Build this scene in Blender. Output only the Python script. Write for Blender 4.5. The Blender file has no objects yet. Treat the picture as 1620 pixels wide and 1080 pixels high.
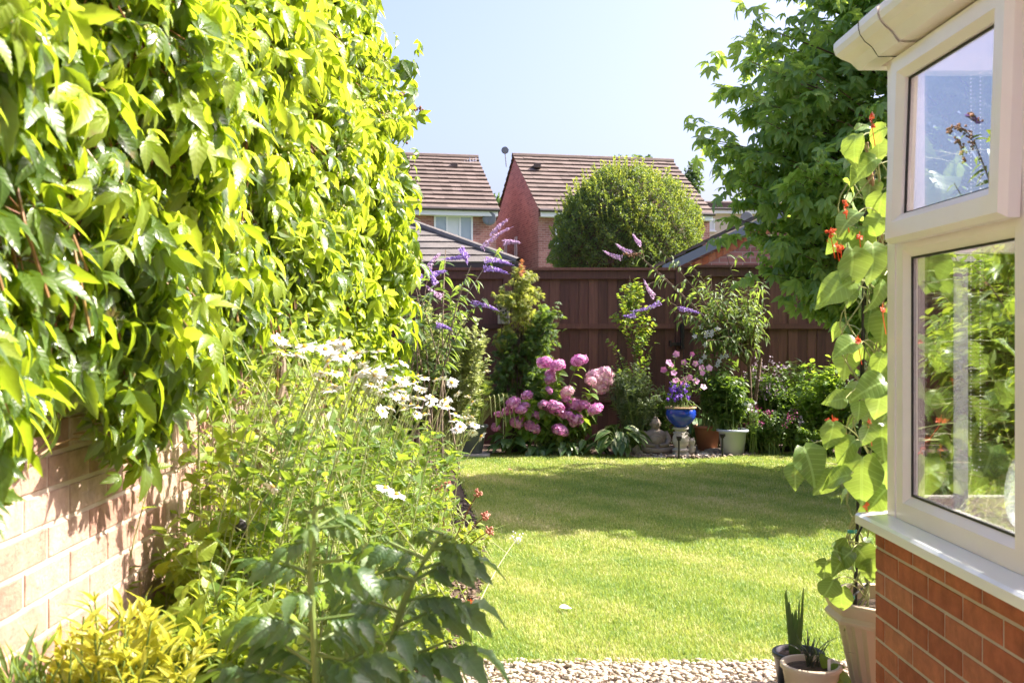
import bpy, math
import numpy as np
from math import radians, sin, cos, pi

rng = np.random.default_rng(7)
scene = bpy.context.scene
H = 1.3            # camera height
F = 1650.0         # focal length in photo pixels (1620 px wide)

# ------------------------------------------------------------------ camera
cam_d = bpy.data.cameras.new('camera')
cam = bpy.data.objects.new('camera', cam_d)
scene.collection.objects.link(cam)
cam.location = (0, 0, H)
cam.rotation_euler = (radians(90), 0, 0)
cam_d.sensor_width = 36
cam_d.lens = F / 1620 * 36
cam_d.shift_x = 24 / 1620
cam_d.shift_y = -12 / 1620
cam_d.clip_end = 2000
cam_d.clip_start = 0.02
cam_d.dof.use_dof = True
cam_d.dof.focus_distance = 8.0
cam_d.dof.aperture_fstop = 8
scene.camera = cam

# ------------------------------------------------------------------ world, sun
SUN_EL, SUN_AZ = radians(46), radians(10)      # azimuth measured from +X towards +Y
world = bpy.data.worlds.new('World')
scene.world = world
world.use_nodes = True
wn, wl = world.node_tree.nodes, world.node_tree.links
wn.clear()
sky = wn.new('ShaderNodeTexSky')
sky.sky_type = 'NISHITA'
sky.sun_disc = False
sky.sun_elevation = SUN_EL
sky.sun_rotation = pi / 2 - SUN_AZ
sky.air_density = 1.0
sky.dust_density = 6.0
sky.ozone_density = 4.5
bg = wn.new('ShaderNodeBackground')
bg.inputs['Strength'].default_value = 0.077
wo = wn.new('ShaderNodeOutputWorld')
tint = wn.new('ShaderNodeMix'); tint.data_type = 'RGBA'; tint.blend_type = 'MULTIPLY'
tint.inputs[0].default_value = 1; tint.inputs[7].default_value = (.99, .87, .95, 1)      # white balance
wl.new(sky.outputs[0], tint.inputs[6])
wl.new(tint.outputs[2], bg.inputs[0])
wl.new(bg.outputs[0], wo.inputs[0])

sun_d = bpy.data.lights.new('sun', 'SUN')
sun_d.energy = 2.8
sun_d.angle = radians(0.5)
sun_d.color = (1.0, 0.91, 0.79)
sun = bpy.data.objects.new('sun', sun_d)
scene.collection.objects.link(sun)
from mathutils import Vector
sdir = Vector((cos(SUN_EL) * cos(SUN_AZ), cos(SUN_EL) * sin(SUN_AZ), sin(SUN_EL)))
sun.rotation_euler = sdir.to_track_quat('Z', 'Y').to_euler()

scene.view_settings.view_transform = 'Standard'
scene.view_settings.look = 'None'
scene.view_settings.gamma = 1
scene.view_settings.exposure = 2.52
scene.render.engine = 'CYCLES'
scene.cycles.max_bounces = 8
scene.cycles.transparent_max_bounces = 16
scene.cycles.transmission_bounces = 6
scene.cycles.use_denoising = True

# ------------------------------------------------------------------ helpers
def P(px, py, D):
    """point at depth D that the photo shows at pixel (px, py)"""
    return np.array([(px - 786) / F * D, D, H - (py - 528) / F * D])

def G(px, py):
    """ground point at that pixel"""
    D = H * F / (py - 528)
    return np.array([(px - 786) / F * D, D, 0.0])

def nz(v):
    v = np.asarray(v, float)
    return v / np.maximum(np.linalg.norm(v, axis=-1, keepdims=True), 1e-9)

def link(o):
    scene.collection.objects.link(o)
    return o

def tag(o, label=None, cat=None, group=None, kind=None):
    if label: o['label'] = label
    if cat: o['category'] = cat
    if group: o['group'] = group
    if kind: o['kind'] = kind
    return o

def thing(name, label, cat, loc=(0, 0, 0), group=None):
    o = bpy.data.objects.new(name, None)
    o.empty_display_size = 0.1
    o.location = tuple(float(a) for a in loc)
    link(o)
    return tag(o, label, cat, group)

class Geo:
    """mesh collector; build() links ONE object"""
    def __init__(s):
        s.V, s.C, s.F3, s.F4, s.m3, s.m4, s.n = [], [], [], [], [], [], 0
        s.NG = []
    def add(s, V, F, C=None, m=0):
        V = np.asarray(V, float).reshape(-1, 3)
        F = np.asarray(F, int)
        if C is None: C = np.tile([0, 0, rng.random()], (len(V), 1))
        s.V.append(V); s.C.append(np.asarray(C, float).reshape(-1, 3))
        if F.shape[1] == 3:
            s.F3.append(F + s.n); s.m3.append(np.full(len(F), m))
        else:
            s.F4.append(F + s.n); s.m4.append(np.full(len(F), m))
        s.n += len(V)
        return s
    def ngon(s, V, m=0):
        V = np.asarray(V, float)
        s.V.append(V); s.C.append(np.tile([0, 0, .5], (len(V), 1)))
        s.NG.append((list(range(s.n, s.n + len(V))), m)); s.n += len(V)
        return s
    def box(s, lo, hi, m=0, r=None, bev=0):
        x0, y0, z0 = lo; x1, y1, z1 = hi
        V = [(x0,y0,z0),(x1,y0,z0),(x1,y1,z0),(x0,y1,z0),(x0,y0,z1),(x1,y0,z1),(x1,y1,z1),(x0,y1,z1)]
        Fq = [(0,3,2,1),(4,5,6,7),(0,1,5,4),(1,2,6,5),(2,3,7,6),(3,0,4,7)]
        s.add(V, Fq, None if r is None else np.tile([0, 0, r], (8, 1)), m)
        return s
    def prism(s, pts, axis, a, b, m=0):
        """closed profile pts (2D) extruded along axis from a to b"""
        n = len(pts)
        def mk(t):
            o = []
            for p, q in pts:
                o.append({'x': (t, p, q), 'y': (p, t, q), 'z': (p, q, t)}[axis])
            return o
        s.add(mk(a) + mk(b), [(i, (i + 1) % n, n + (i + 1) % n, n + i) for i in range(n)], m=m)
        s.ngon(mk(a), m); s.ngon(mk(b), m)
        return s
    def lathe(s, prof, c=(0, 0, 0), n=32, m=0, sq=None, flute=0, fn=0):
        prof = np.array(prof, float)
        a = np.arange(n) * 2 * pi / n
        k = len(prof)
        rr = np.ones(n) if sq is None else sq(a)
        V = np.zeros((k, n, 3))
        for i, (r, z) in enumerate(prof):
            q = r * rr
            if flute: q = q * (1 + flute * np.cos(a * fn))
            V[i, :, 0] = q * np.cos(a); V[i, :, 1] = q * np.sin(a); V[i, :, 2] = z
        V = V.reshape(-1, 3) + np.array(c)
        j = np.arange(n); Fq = []
        for i in range(k - 1):
            Fq.append(np.stack([i * n + j, i * n + (j + 1) % n, (i + 1) * n + (j + 1) % n, (i + 1) * n + j], 1))
        s.add(V, np.concatenate(Fq), m=m)
        return s
    def tubes(s, PL, r0, r1, sides=5, m=0):
        """PL (N,k,3) polylines, r0/r1 start/end radius"""
        PL = np.asarray(PL, float)
        if PL.ndim == 2: PL = PL[None]
        N, k, _ = PL.shape
        T = nz(np.gradient(PL, axis=1))
        ref = np.where(np.abs(T[..., 2:3]) > .9, np.array([1., 0, 0]), np.array([0, 0, 1.]))
        A = nz(np.cross(T, ref)); B = np.cross(T, A)
        R = (np.broadcast_to(np.asarray(r0, float), (N,))[:, None] * (1 - np.linspace(0, 1, k)) +
             np.broadcast_to(np.asarray(r1, float), (N,))[:, None] * np.linspace(0, 1, k))
        a = np.arange(sides) * 2 * pi / sides
        V = PL[:, :, None] + R[:, :, None, None] * (A[:, :, None] * np.cos(a)[None, None, :, None] + B[:, :, None] * np.sin(a)[None, None, :, None])
        j = np.arange(sides); f = []
        for i in range(k - 1):
            f.append(np.stack([i * sides + j, i * sides + (j + 1) % sides, (i + 1) * sides + (j + 1) % sides, (i + 1) * sides + j], 1))
        f = np.concatenate(f)
        Fq = (f[None] + (np.arange(N) * k * sides)[:, None, None]).reshape(-1, 4)
        C = np.zeros((N, k * sides, 3)); C[..., 2] = rng.random((N, 1))
        s.add(V, Fq, C, m)
        return s
    def inst(s, tpl, pos, d, nr, size, r=None, m=0, yaw_w=None):
        """copies of a template (V,F4,UV): y axis along d, z along nr"""
        V, Fq, UV = tpl
        pos = np.asarray(pos, float).reshape(-1, 3); N = len(pos)
        if N == 0: return s
        d = nz(np.broadcast_to(d, (N, 3))); nr = np.broadcast_to(nr, (N, 3))
        sd = nz(np.cross(d, nr)); nr = np.cross(sd, d)
        size = np.broadcast_to(np.asarray(size, float), (N,))
        wv = V[None, :, 0:1] * sd[:, None] + V[None, :, 1:2] * d[:, None] + V[None, :, 2:3] * nr[:, None]
        W = pos[:, None] + wv * size[:, None, None]
        if r is None: r = rng.random(N)
        C = np.zeros((N, len(V), 3)); C[..., :2] = UV[None]; C[..., 2] = np.asarray(r)[:, None]
        FF = (Fq[None] + (np.arange(N) * len(V))[:, None, None]).reshape(-1, Fq.shape[1])
        s.add(W, FF, C, m)
        return s
    def build(s, name, mats, parent=None, smooth=False, origin=None):
        if not isinstance(mats, (list, tuple)): mats = [mats]
        V = np.concatenate(s.V); C = np.concatenate(s.C)
        off = np.zeros(3)
        if parent is not None:
            off = np.array(parent.location)
            if parent.parent is not None: off = off + np.array(parent.parent.location)
        elif origin is not None:
            off = np.asarray(origin, float)
        V = V - off
        me = bpy.data.meshes.new(name)
        f3 = np.concatenate(s.F3) if s.F3 else np.zeros((0, 3), int)
        f4 = np.concatenate(s.F4) if s.F4 else np.zeros((0, 4), int)
        idx = [f3.ravel(), f4.ravel()] + [np.array(f) for f, _ in s.NG]
        tot = np.concatenate([np.full(len(f3), 3), np.full(len(f4), 4), np.array([len(f) for f, _ in s.NG], int)]).astype(int)
        mi = np.concatenate((s.m3 or [np.zeros(0, int)]) + (s.m4 or [np.zeros(0, int)]) + [np.array([m for _, m in s.NG], int)]).astype(int)
        loops = np.concatenate(idx).astype(int)
        me.vertices.add(len(V)); me.vertices.foreach_set('co', V.astype(np.float32).ravel())
        me.loops.add(len(loops)); me.loops.foreach_set('vertex_index', loops.astype(np.int32))
        me.polygons.add(len(tot))
        me.polygons.foreach_set('loop_start', np.concatenate([[0], np.cumsum(tot)[:-1]]).astype(np.int32))
        me.polygons.foreach_set('material_index', mi.astype(np.int32))
        me.update(calc_edges=True)
        me.polygons.foreach_set('use_smooth', np.full(len(tot), bool(smooth)))
        at = me.attributes.new('lc', 'FLOAT_VECTOR', 'POINT')
        at.data.foreach_set('vector', C.astype(np.float32).ravel())
        for m in mats: me.materials.append(m)
        me.update()
        o = link(bpy.data.objects.new(name, me))
        if parent is not None: o.parent = parent
        elif origin is not None: o.location = tuple(float(x) for x in off)
        return o

def ico(c, r, sub=1, jit=0.0, sq=(1, 1, 1)):
    t = (1 + 5 ** .5) / 2
    V = [(-1,t,0),(1,t,0),(-1,-t,0),(1,-t,0),(0,-1,t),(0,1,t),(0,-1,-t),(0,1,-t),(t,0,-1),(t,0,1),(-t,0,-1),(-t,0,1)]
    Fc = [(0,11,5),(0,5,1),(0,1,7),(0,7,10),(0,10,11),(1,5,9),(5,11,4),(11,10,2),(10,7,6),(7,1,8),(3,9,4),(3,4,2),(3,2,6),(3,6,8),(3,8,9),(4,9,5),(2,4,11),(6,2,10),(8,6,7),(9,8,1)]
    V = [tuple(v) for v in nz(V)]
    for _ in range(sub):
        cache = {}; nf = []
        def mid(a, b):
            k = (min(a, b), max(a, b))
            if k not in cache:
                V.append(tuple(nz(np.array(V[a]) + np.array(V[b])))); cache[k] = len(V) - 1
            return cache[k]
        for a, b, c_ in Fc:
            x, y, z = mid(a, b), mid(b, c_), mid(c_, a)
            nf += [(a, x, z), (b, y, x), (c_, z, y), (x, y, z)]
        Fc = nf
    V = np.array(V)
    if jit: V = V * (1 + rng.normal(0, jit, (len(V), 1)))
    return V * np.array(sq) * r + np.array(c), np.array(Fc)

# ---- leaf templates: (V, F4, UV), tip along +y, face up +z
def leaf(n=6, w=.5, fold=.25, curl=.3, peak=.4, serr=0.0, base=0.0, pointy=1.0, y0=0.0):
    t = np.linspace(0, 1, n)
    a = peak
    prof = np.where(t < a, np.sin(t / a * pi / 2) ** .7, np.cos((t - a) / (1 - a) * pi / 2) ** pointy)
    prof = prof * w / 2
    if serr: prof = prof * (1 + serr * np.where(np.arange(n) % 2, 1, -1))
    prof[-1] = 0.002; prof[0] = max(base * w / 2, .004)
    y = y0 + (1 - y0) * t
    z = -curl * t ** 2
    V = []; UV = []
    for i in range(n):
        f = prof[i] * fold
        V += [(-prof[i], y[i], z[i] + f), (0, y[i], z[i]), (prof[i], y[i], z[i] + f)]
        UV += [(-prof[i] / w * 2, t[i]), (0, t[i]), (prof[i] / w * 2, t[i])]
    Fq = []
    for i in range(n - 1):
        b = i * 3
        Fq += [(b, b + 1, b + 4, b + 3), (b + 1, b + 2, b + 5, b + 4)]
    return np.array(V, float), np.array(Fq), np.array(UV, float)

def xf(tpl, ang=0, scale=1, off=(0, 0, 0), pitch=0, roll=0):
    V, Fq, UV = tpl
    V = V.copy() * scale
    c, s = cos(roll), sin(roll)
    V = np.stack([V[:, 0] * c + V[:, 2] * s, V[:, 1], -V[:, 0] * s + V[:, 2] * c], 1)
    c, s = cos(pitch), sin(pitch)
    V = np.stack([V[:, 0], V[:, 1] * c - V[:, 2] * s, V[:, 1] * s + V[:, 2] * c], 1)
    c, s = cos(ang), sin(ang)
    V = np.stack([V[:, 0] * c + V[:, 1] * s, -V[:, 0] * s + V[:, 1] * c, V[:, 2]], 1)
    return V + np.array(off), Fq, UV

def comb(lst):
    Vs, Fs, Us, n = [], [], [], 0
    for V, Fq, UV in lst:
        Vs.append(V); Fs.append(Fq + n); Us.append(UV); n += len(V)
    return np.concatenate(Vs), np.concatenate(Fs), np.concatenate(Us)

L_ovate = leaf(6, .55, .3, .25)
L_small = leaf(4, .55, .25, .15)
L_lance = leaf(5, .24, .3, .35, .35)
L_narrow = leaf(4, .12, .2, .3, .4)
L_bud = leaf(6, .26, .35, .5, .3)
_cl = leaf(9, .40, .34, .45, .45, serr=.10)
L_creeper = [comb([xf(_cl, 0, 1, (0, .05, 0), -.1), xf(_cl, .75, .92, (0, .03, 0), -.25, .2), xf(_cl, -.75, .92, (0, .03, 0), -.25, -.2),
                   xf(_cl, 1.5, .66, pitch=-.4, roll=.3), xf(_cl, -1.5, .66, pitch=-.4, roll=-.3)]),
             comb([xf(_cl, .15, 1, (0, .05, 0), -.5, .3), xf(_cl, .85, .85, (0, .03, 0), -.1, -.2), xf(_cl, -.55, .9, (0, .03, 0), -.6, .1),
                   xf(_cl, -1.35, .7, pitch=-.2, roll=.4)]),
             comb([xf(_cl, -.1, 1, (0, .05, 0), .1, -.3), xf(_cl, .6, .9, (0, .03, 0), -.7, .3), xf(_cl, -.8, .95, (0, .03, 0), -.1, .3),
                   xf(_cl, 1.3, .6, pitch=-.6, roll=.1), xf(_cl, -1.7, .6, pitch=-.1, roll=-.5)])]
_ll = leaf(5, .42, .2, .3, .45)
L_star = comb([xf(_ll, 0, 1), xf(_ll, .85, .9, pitch=-.15), xf(_ll, -.85, .9, pitch=-.15), xf(_ll, 1.75, .6, pitch=-.3), xf(_ll, -1.75, .6, pitch=-.3)])
_la = leaf(4, .2, .15, .3, .45)
L_acer = comb([xf(_la, a, s, pitch=-.2) for a, s in ((0, 1), (.55, .92), (-.55, .92), (1.1, .75), (-1.1, .75), (1.7, .5), (-1.7, .5))])
def heart():
    V, Fq, UV = leaf(12, .95, .26, .5, .3, base=.25)
    V = V.copy()
    sgn = np.sign(V[:, 0]); e = (np.abs(V[:, 0]) > .01)
    lobes = np.exp(-((V[:, 1] - .05) / .12) ** 2) * e * .12
    V[:, 1] -= lobes
    V[:, 2] += .045 * np.sin(V[:, 1] * 11 + V[:, 0] * 2) * e
    return V, Fq, UV
L_heart = heart()
_h = L_heart
L_bean = comb([xf(_h, 0, 1, (0, .5, 0), -.3), xf(_h, 1.25, .85, (.03, .02, 0), -.35), xf(_h, -1.25, .85, (-.03, .02, 0), -.35)])
L_hosta = leaf(9, .62, .28, .55, .38, base=.2)
_tl = leaf(9, .56, .42, .65, .38, serr=.18)
_tx = [xf(_tl, 0, .42, (0, .62, -.12), -.55)]
for i, (yy, s) in enumerate(((.18, .24), (.34, .34), (.5, .36))):
    for sg in (1, -1):
        _tx.append(xf(_tl, sg * (1.15 - .1 * i), s, (0, yy + .03 * sg, -.25 * yy ** 2), -.55, .25 * sg))
for yy in (.26, .42, .56):
    for sg in (1, -1):
        _tx.append(xf(_tl, sg * 1.2, .13, (0, yy, -.25 * yy ** 2), -.3))
_st = leaf(6, .02, .0, .25, .2)
_st[0][:, 2] = -.25 * _st[0][:, 1] ** 2
_tx.append(xf(_st, 0, .68))
L_tomato = comb(_tx)
def petals(n, w, curl, pitch, tilt=0, seg=3, peak=.6):
    p = leaf(seg, w, .1, curl, peak)
    return comb([xf(p, 2 * pi * i / n, 1, pitch=pitch) for i in range(n)])
L_floret = petals(4, .9, .15, .15)
L_flower5 = petals(5, .75, .2, .35)
L_feather = comb([xf(leaf(3, .05, 0, .2), a, s, (0, y, 0)) for y, s, a in
                  [(0, 1, 0)] + [(.15 + .12 * i, .5 - .05 * i, sg * .8) for i in range(6) for sg in (1, -1)]])

# ------------------------------------------------------------------ materials
def mat(name):
    m = bpy.data.materials.new(name); m.use_nodes = True
    n = m.node_tree.nodes; n.clear()
    out = n.new('ShaderNodeOutputMaterial')
    return m, n, m.node_tree.links, out

def ramp(n, l, src, stops):
    r = n.new('ShaderNodeValToRGB')
    while len(r.color_ramp.elements) < len(stops): r.color_ramp.elements.new(.5)
    for e, (p, c) in zip(r.color_ramp.elements, stops):
        e.position = p; e.color = tuple(c) + (1,)
    l.new(src, r.inputs[0])
    return r

def mathn(n, l, op, a, b=None, clamp=False):
    k = n.new('ShaderNodeMath'); k.operation = op; k.use_clamp = clamp
    for i, v in enumerate((a, b)):
        if v is None: continue
        if isinstance(v, (int, float)): k.inputs[i].default_value = v
        else: l.new(v, k.inputs[i])
    return k.outputs[0]

def mixc(n, l, fac, a, b, mode='MIX'):
    k = n.new('ShaderNodeMix'); k.data_type = 'RGBA'; k.blend_type = mode
    for i, v in ((0, fac), (6, a), (7, b)):
        if isinstance(v, (int, float)): k.inputs[i].default_value = v
        elif isinstance(v, tuple): k.inputs[i].default_value = v + (1,)
        else: l.new(v, k.inputs[i])
    return k.outputs[2]

def noise(n, l, scale, detail=3, vec=None, rough=.5):
    k = n.new('ShaderNodeTexNoise'); k.inputs['Scale'].default_value = scale
    k.inputs['Detail'].default_value = detail; k.inputs['Roughness'].default_value = rough
    if vec is not None: l.new(vec, k.inputs['Vector'])
    return k.outputs['Fac']

def M_leaf(name, c1, c2, trans, tf=.45, rough=.42, veins=.25, spec=.5, margin=None):
    m, n, l, out = mat(name)
    at = n.new('ShaderNodeAttribute'); at.attribute_name = 'lc'
    sp = n.new('ShaderNodeSeparateXYZ'); l.new(at.outputs['Vector'], sp.inputs[0])
    u, v, r = sp.outputs
    col = ramp(n, l, r, [(0, c1), (1, c2)]).outputs[0]
    au = mathn(n, l, 'ABSOLUTE', u)
    mid = mathn(n, l, 'LESS_THAN', au, .07)
    ph = mathn(n, l, 'SUBTRACT', mathn(n, l, 'MULTIPLY', v, 8.0), mathn(n, l, 'MULTIPLY', au, 1.6))
    fr = mathn(n, l, 'ABSOLUTE', mathn(n, l, 'SUBTRACT', mathn(n, l, 'FRACT', ph), .5))
    side = mathn(n, l, 'LESS_THAN', fr, .075)
    vn = mathn(n, l, 'MAXIMUM', mid, mathn(n, l, 'MULTIPLY', side, .55))
    light = tuple(min(1, x * 2.0 + .06) for x in c2)
    geo = n.new('ShaderNodeNewGeometry')
    nf = noise(n, l, 35, 2, geo.outputs['Position'])
    col = mixc(n, l, mathn(n, l, 'MULTIPLY', vn, veins), col, light)
    col = mixc(n, l, mathn(n, l, 'MULTIPLY', nf, .35), col, tuple(x * .55 for x in c1))
    nb = noise(n, l, 9, 4, geo.outputs['Position'], .7)
    col = mixc(n, l, ramp(n, l, nb, [(.64, (0, 0, 0)), (.7, (.75, .75, .75))]).outputs[0], col, (.22, .15, .05))
    if margin:
        col = mixc(n, l, mathn(n, l, 'GREATER_THAN', au, .62), col, margin)
    pb = n.new('ShaderNodeBsdfPrincipled')
    l.new(col, pb.inputs['Base Color'])
    pb.inputs['Roughness'].default_value = rough
    pb.inputs['Specular IOR Level'].default_value = spec
    bp = n.new('ShaderNodeBump'); bp.inputs['Strength'].default_value = .35; bp.inputs['Distance'].default_value = .002
    hh = mathn(n, l, 'SUBTRACT', mathn(n, l, 'MULTIPLY', fr, 1.2), mid)
    l.new(hh, bp.inputs['Height']); l.new(bp.outputs[0], pb.inputs['Normal'])
    tr = n.new('ShaderNodeBsdfTranslucent')
    tc = mixc(n, l, r, tuple(x * .8 for x in trans), trans)
    l.new(tc, tr.inputs['Color'])
    mx = n.new('ShaderNodeMixShader'); mx.inputs[0].default_value = tf
    l.new(pb.outputs[0], mx.inputs[1]); l.new(tr.outputs[0], mx.inputs[2]); l.new(mx.outputs[0], out.inputs[0])
    return m

def M_plain(name, c, rough=.5, c2=None, scale=8, bump=0, bscale=60, metal=0, spec=.5, coat=0, dist=.004):
    m, n, l, out = mat(name)
    pb = n.new('ShaderNodeBsdfPrincipled')
    tcx = n.new('ShaderNodeTexCoord')
    if c2 is not None:
        f = noise(n, l, scale, 5, tcx.outputs['Object'], .6)
        l.new(ramp(n, l, f, [(.3, c), (.7, c2)]).outputs[0], pb.inputs['Base Color'])
    else: pb.inputs['Base Color'].default_value = tuple(c) + (1,)
    pb.inputs['Roughness'].default_value = rough; pb.inputs['Metallic'].default_value = metal
    pb.inputs['Specular IOR Level'].default_value = spec
    pb.inputs['Coat Weight'].default_value = coat
    if bump:
        f = noise(n, l, bscale, 6, tcx.outputs['Object'], .6)
        bp = n.new('ShaderNodeBump'); bp.inputs['Strength'].default_value = bump; bp.inputs['Distance'].default_value = dist
        l.new(f, bp.inputs['Height']); l.new(bp.outputs[0], pb.inputs['Normal'])
    l.new(pb.outputs[0], out.inputs[0])
    return m

def M_rnd(name, stops, rough=.6, nscale=20, namt=.4, bump=.3, bscale=80, dist=.004, trans=None):
    """colour from the per-piece random number plus mottling"""
    m, n, l, out = mat(name)
    at = n.new('ShaderNodeAttribute'); at.attribute_name = 'lc'
    sp = n.new('ShaderNodeSeparateXYZ'); l.new(at.outputs['Vector'], sp.inputs[0])
    tcx = n.new('ShaderNodeTexCoord')
    col = ramp(n, l, sp.outputs[2], stops).outputs[0]
    f = noise(n, l, nscale, 6, tcx.outputs['Object'], .65)
    col = mixc(n, l, namt, col, ramp(n, l, f, [(.3, (.25, .25, .25)), (.7, (1, 1, 1))]).outputs[0], 'MULTIPLY')
    pb = n.new('ShaderNodeBsdfPrincipled'); l.new(col, pb.inputs['Base Color'])
    pb.inputs['Roughness'].default_value = rough
    f2 = noise(n, l, bscale, 6, tcx.outputs['Object'], .7)
    bp = n.new('ShaderNodeBump'); bp.inputs['Strength'].default_value = bump; bp.inputs['Distance'].default_value = dist
    l.new(f2, bp.inputs['Height']); l.new(bp.outputs[0], pb.inputs['Normal'])
    if trans:
        tr = n.new('ShaderNodeBsdfTranslucent'); l.new(col, tr.inputs['Color'])
        mx = n.new('ShaderNodeMixShader'); mx.inputs[0].default_value = trans
        l.new(pb.outputs[0], mx.inputs[1]); l.new(tr.outputs[0], mx.inputs[2]); l.new(mx.outputs[0], out.inputs[0])
    else: l.new(pb.outputs[0], out.inputs[0])
    return m

def M_brickface(name, c1, c2, mortar, bw=.225, bh=.075):
    """far walls: brick courses from object space; x or y (whichever the face runs along) and z"""
    m, n, l, out = mat(name)
    tcx = n.new('ShaderNodeTexCoord'); sp = n.new('ShaderNodeSeparateXYZ'); l.new(tcx.outputs['Object'], sp.inputs[0])
    cm = n.new('ShaderNodeCombineXYZ')
    l.new(mathn(n, l, 'ADD', sp.outputs[0], sp.outputs[1]), cm.inputs[0]); l.new(sp.outputs[2], cm.inputs[1])
    b = n.new('ShaderNodeTexBrick'); l.new(cm.outputs[0], b.inputs['Vector'])
    b.inputs['Scale'].default_value = 1; b.inputs['Brick Width'].default_value = bw; b.inputs['Row Height'].default_value = bh
    b.inputs['Mortar Size'].default_value = .006; b.inputs['Bias'].default_value = 0
    b.inputs['Color1'].default_value = c1 + (1,); b.inputs['Color2'].default_value = c2 + (1,); b.inputs['Mortar'].default_value = mortar + (1,)
    f = noise(n, l, 1.2, 4, tcx.outputs['Object'])
    col = mixc(n, l, .35, b.outputs[0], ramp(n, l, f, [(.3, (.55, .5, .5)), (.7, (1, 1, 1))]).outputs[0], 'MULTIPLY')
    pb = n.new('ShaderNodeBsdfPrincipled'); l.new(col, pb.inputs['Base Color']); pb.inputs['Roughness'].default_value = .85
    l.new(pb.outputs[0], out.inputs[0])
    return m

MT = {}
MT['creeper'] = M_leaf('creeper_leaf', (.035, .085, .018), (.12, .2, .03), (.50, .66, .03), .44, .3, .35, .7)
MT['creeper_y'] = M_leaf('creeper_sunlit_leaf', (.18, .28, .03), (.30, .37, .05), (.66, .8, .05), .5, .36, .3, .6)  # yellow of backlit leaves put into the leaf colour
MT['star'] = M_leaf('sweetgum_leaf', (.15, .28, .09), (.25, .38, .12), (.55, .76, .1), .52, .4, .2)
MT['bean'] = M_leaf('bean_leaf', (.11, .22, .04), (.24, .37, .10), (.44, .60, .08), .42, .36, .75, .7)
MT['tomato'] = M_leaf('tomato_leaf', (.06, .13, .045), (.11, .19, .07), (.34, .52, .06), .4, .4, .3, .7)
MT['tomato_y'] = M_leaf('tomato_young_leaf', (.10, .18, .05), (.15, .24, .07), (.35, .5, .06), .4, .5, .3, .5)
MT['fresh'] = M_leaf('fresh_leaf', (.11, .2, .03), (.24, .33, .05), (.5, .64, .06), .48, .45, .2)
MT['gold'] = M_leaf('gold_leaf', (.32, .36, .04), (.45, .44, .06), (.75, .72, .07), .45, .38, .2)
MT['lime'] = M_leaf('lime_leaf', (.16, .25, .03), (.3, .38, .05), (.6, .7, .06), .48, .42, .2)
MT['varieg'] = M_leaf('variegated_leaf', (.2, .28, .08), (.34, .4, .16), (.5, .56, .16), .4, .4, .1, margin=(.6, .62, .36))
MT['feather'] = M_leaf('feather_leaf', (.14, .25, .04), (.22, .34, .06), (.45, .58, .06), .45, .5, 0)
MT['hyd'] = M_leaf('hydrangea_leaf', (.10, .2, .04), (.18, .29, .05), (.42, .6, .05), .45, .42, .3)
MT['hosta'] = M_leaf('hosta_leaf', (.06, .13, .04), (.11, .2, .05), (.16, .3, .03), .28, .38, .4, .6)
MT['hosta_v'] = M_leaf('hosta_variegated_leaf', (.05, .11, .03), (.09, .16, .04), (.2, .34, .04), .28, .4, .4, margin=(.4, .45, .22))
MT['acer'] = M_leaf('acer_leaf', (.07, .14, .035), (.11, .2, .05), (.32, .48, .05), .42, .45, .1)
MT['acer_y'] = M_leaf('acer_sunlit_leaf', (.17, .26, .05), (.3, .28, .07), (.55, .62, .08), .45, .45, .1)  # sunlight on the acer painted as a yellower leaf colour
MT['acer_r'] = M_leaf('acer_red_leaf', (.3, .1, .05), (.35, .14, .06), (.6, .25, .08), .45, .45, .1)
MT['grey'] = M_leaf('greygreen_leaf', (.16, .22, .11), (.26, .32, .17), (.25, .36, .08), .35, .5, .15)
MT['budl'] = M_leaf('buddleia_leaf', (.09, .16, .05), (.16, .23, .08), (.36, .52, .07), .42, .45, .25)
MT['dark'] = M_leaf('dark_leaf', (.06, .12, .03), (.11, .19, .045), (.26, .42, .04), .4, .42, .2)
MT['round'] = M_leaf('clipped_leaf', (.06, .12, .035), (.13, .19, .05), (.34, .46, .05), .4, .4, 0)
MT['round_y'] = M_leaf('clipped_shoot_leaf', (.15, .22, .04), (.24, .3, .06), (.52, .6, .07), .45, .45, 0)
MT['far'] = M_leaf('far_leaf', (.07, .12, .04), (.12, .18, .07), (.2, .32, .06), .35, .5, 0)
MT['daisyleaf'] = M_leaf('daisy_leaf', (.07, .15, .035), (.18, .28, .05), (.4, .56, .05), .42, .4, .1)
MT['grassleaf'] = M_leaf('strap_leaf', (.22, .3, .06), (.38, .42, .12), (.5, .62, .1), .4, .4, 0)
MT['blackgrass'] = M_leaf('black_strap_leaf', (.02, .025, .02), (.05, .06, .035), (.06, .09, .03), .2, .4, 0)
MT['petal_w'] = M_plain('white_petal', (.86, .86, .84), .6)
MT['petal_y'] = M_plain('daisy_eye', (.7, .42, .03), .7, bump=.4, bscale=300)
MT['floret'] = M_rnd('hydrangea_floret', [(0, (.55, .15, .42)), (.5, (.74, .3, .6)), (1, (.85, .5, .74))], .6, 30, .15, 0, trans=.3)
MT['floret_p'] = M_rnd('pale_hydrangea_floret', [(0, (.7, .35, .5)), (.5, (.82, .5, .62)), (1, (.85, .68, .62))], .6, 30, .15, 0, trans=.3)
MT['lilac'] = M_rnd('lilac_floret', [(0, (.36, .22, .6)), (1, (.62, .45, .85))], .6, 30, .1, 0, trans=.3)
MT['lilac_pale'] = M_rnd('pale_lilac_floret', [(0, (.55, .35, .55)), (1, (.78, .6, .78))], .6, 30, .1, 0, trans=.3)
MT['seed'] = M_rnd('seed_brown', [(0, (.2, .1, .05)), (1, (.4, .22, .1))], .8)
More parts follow.
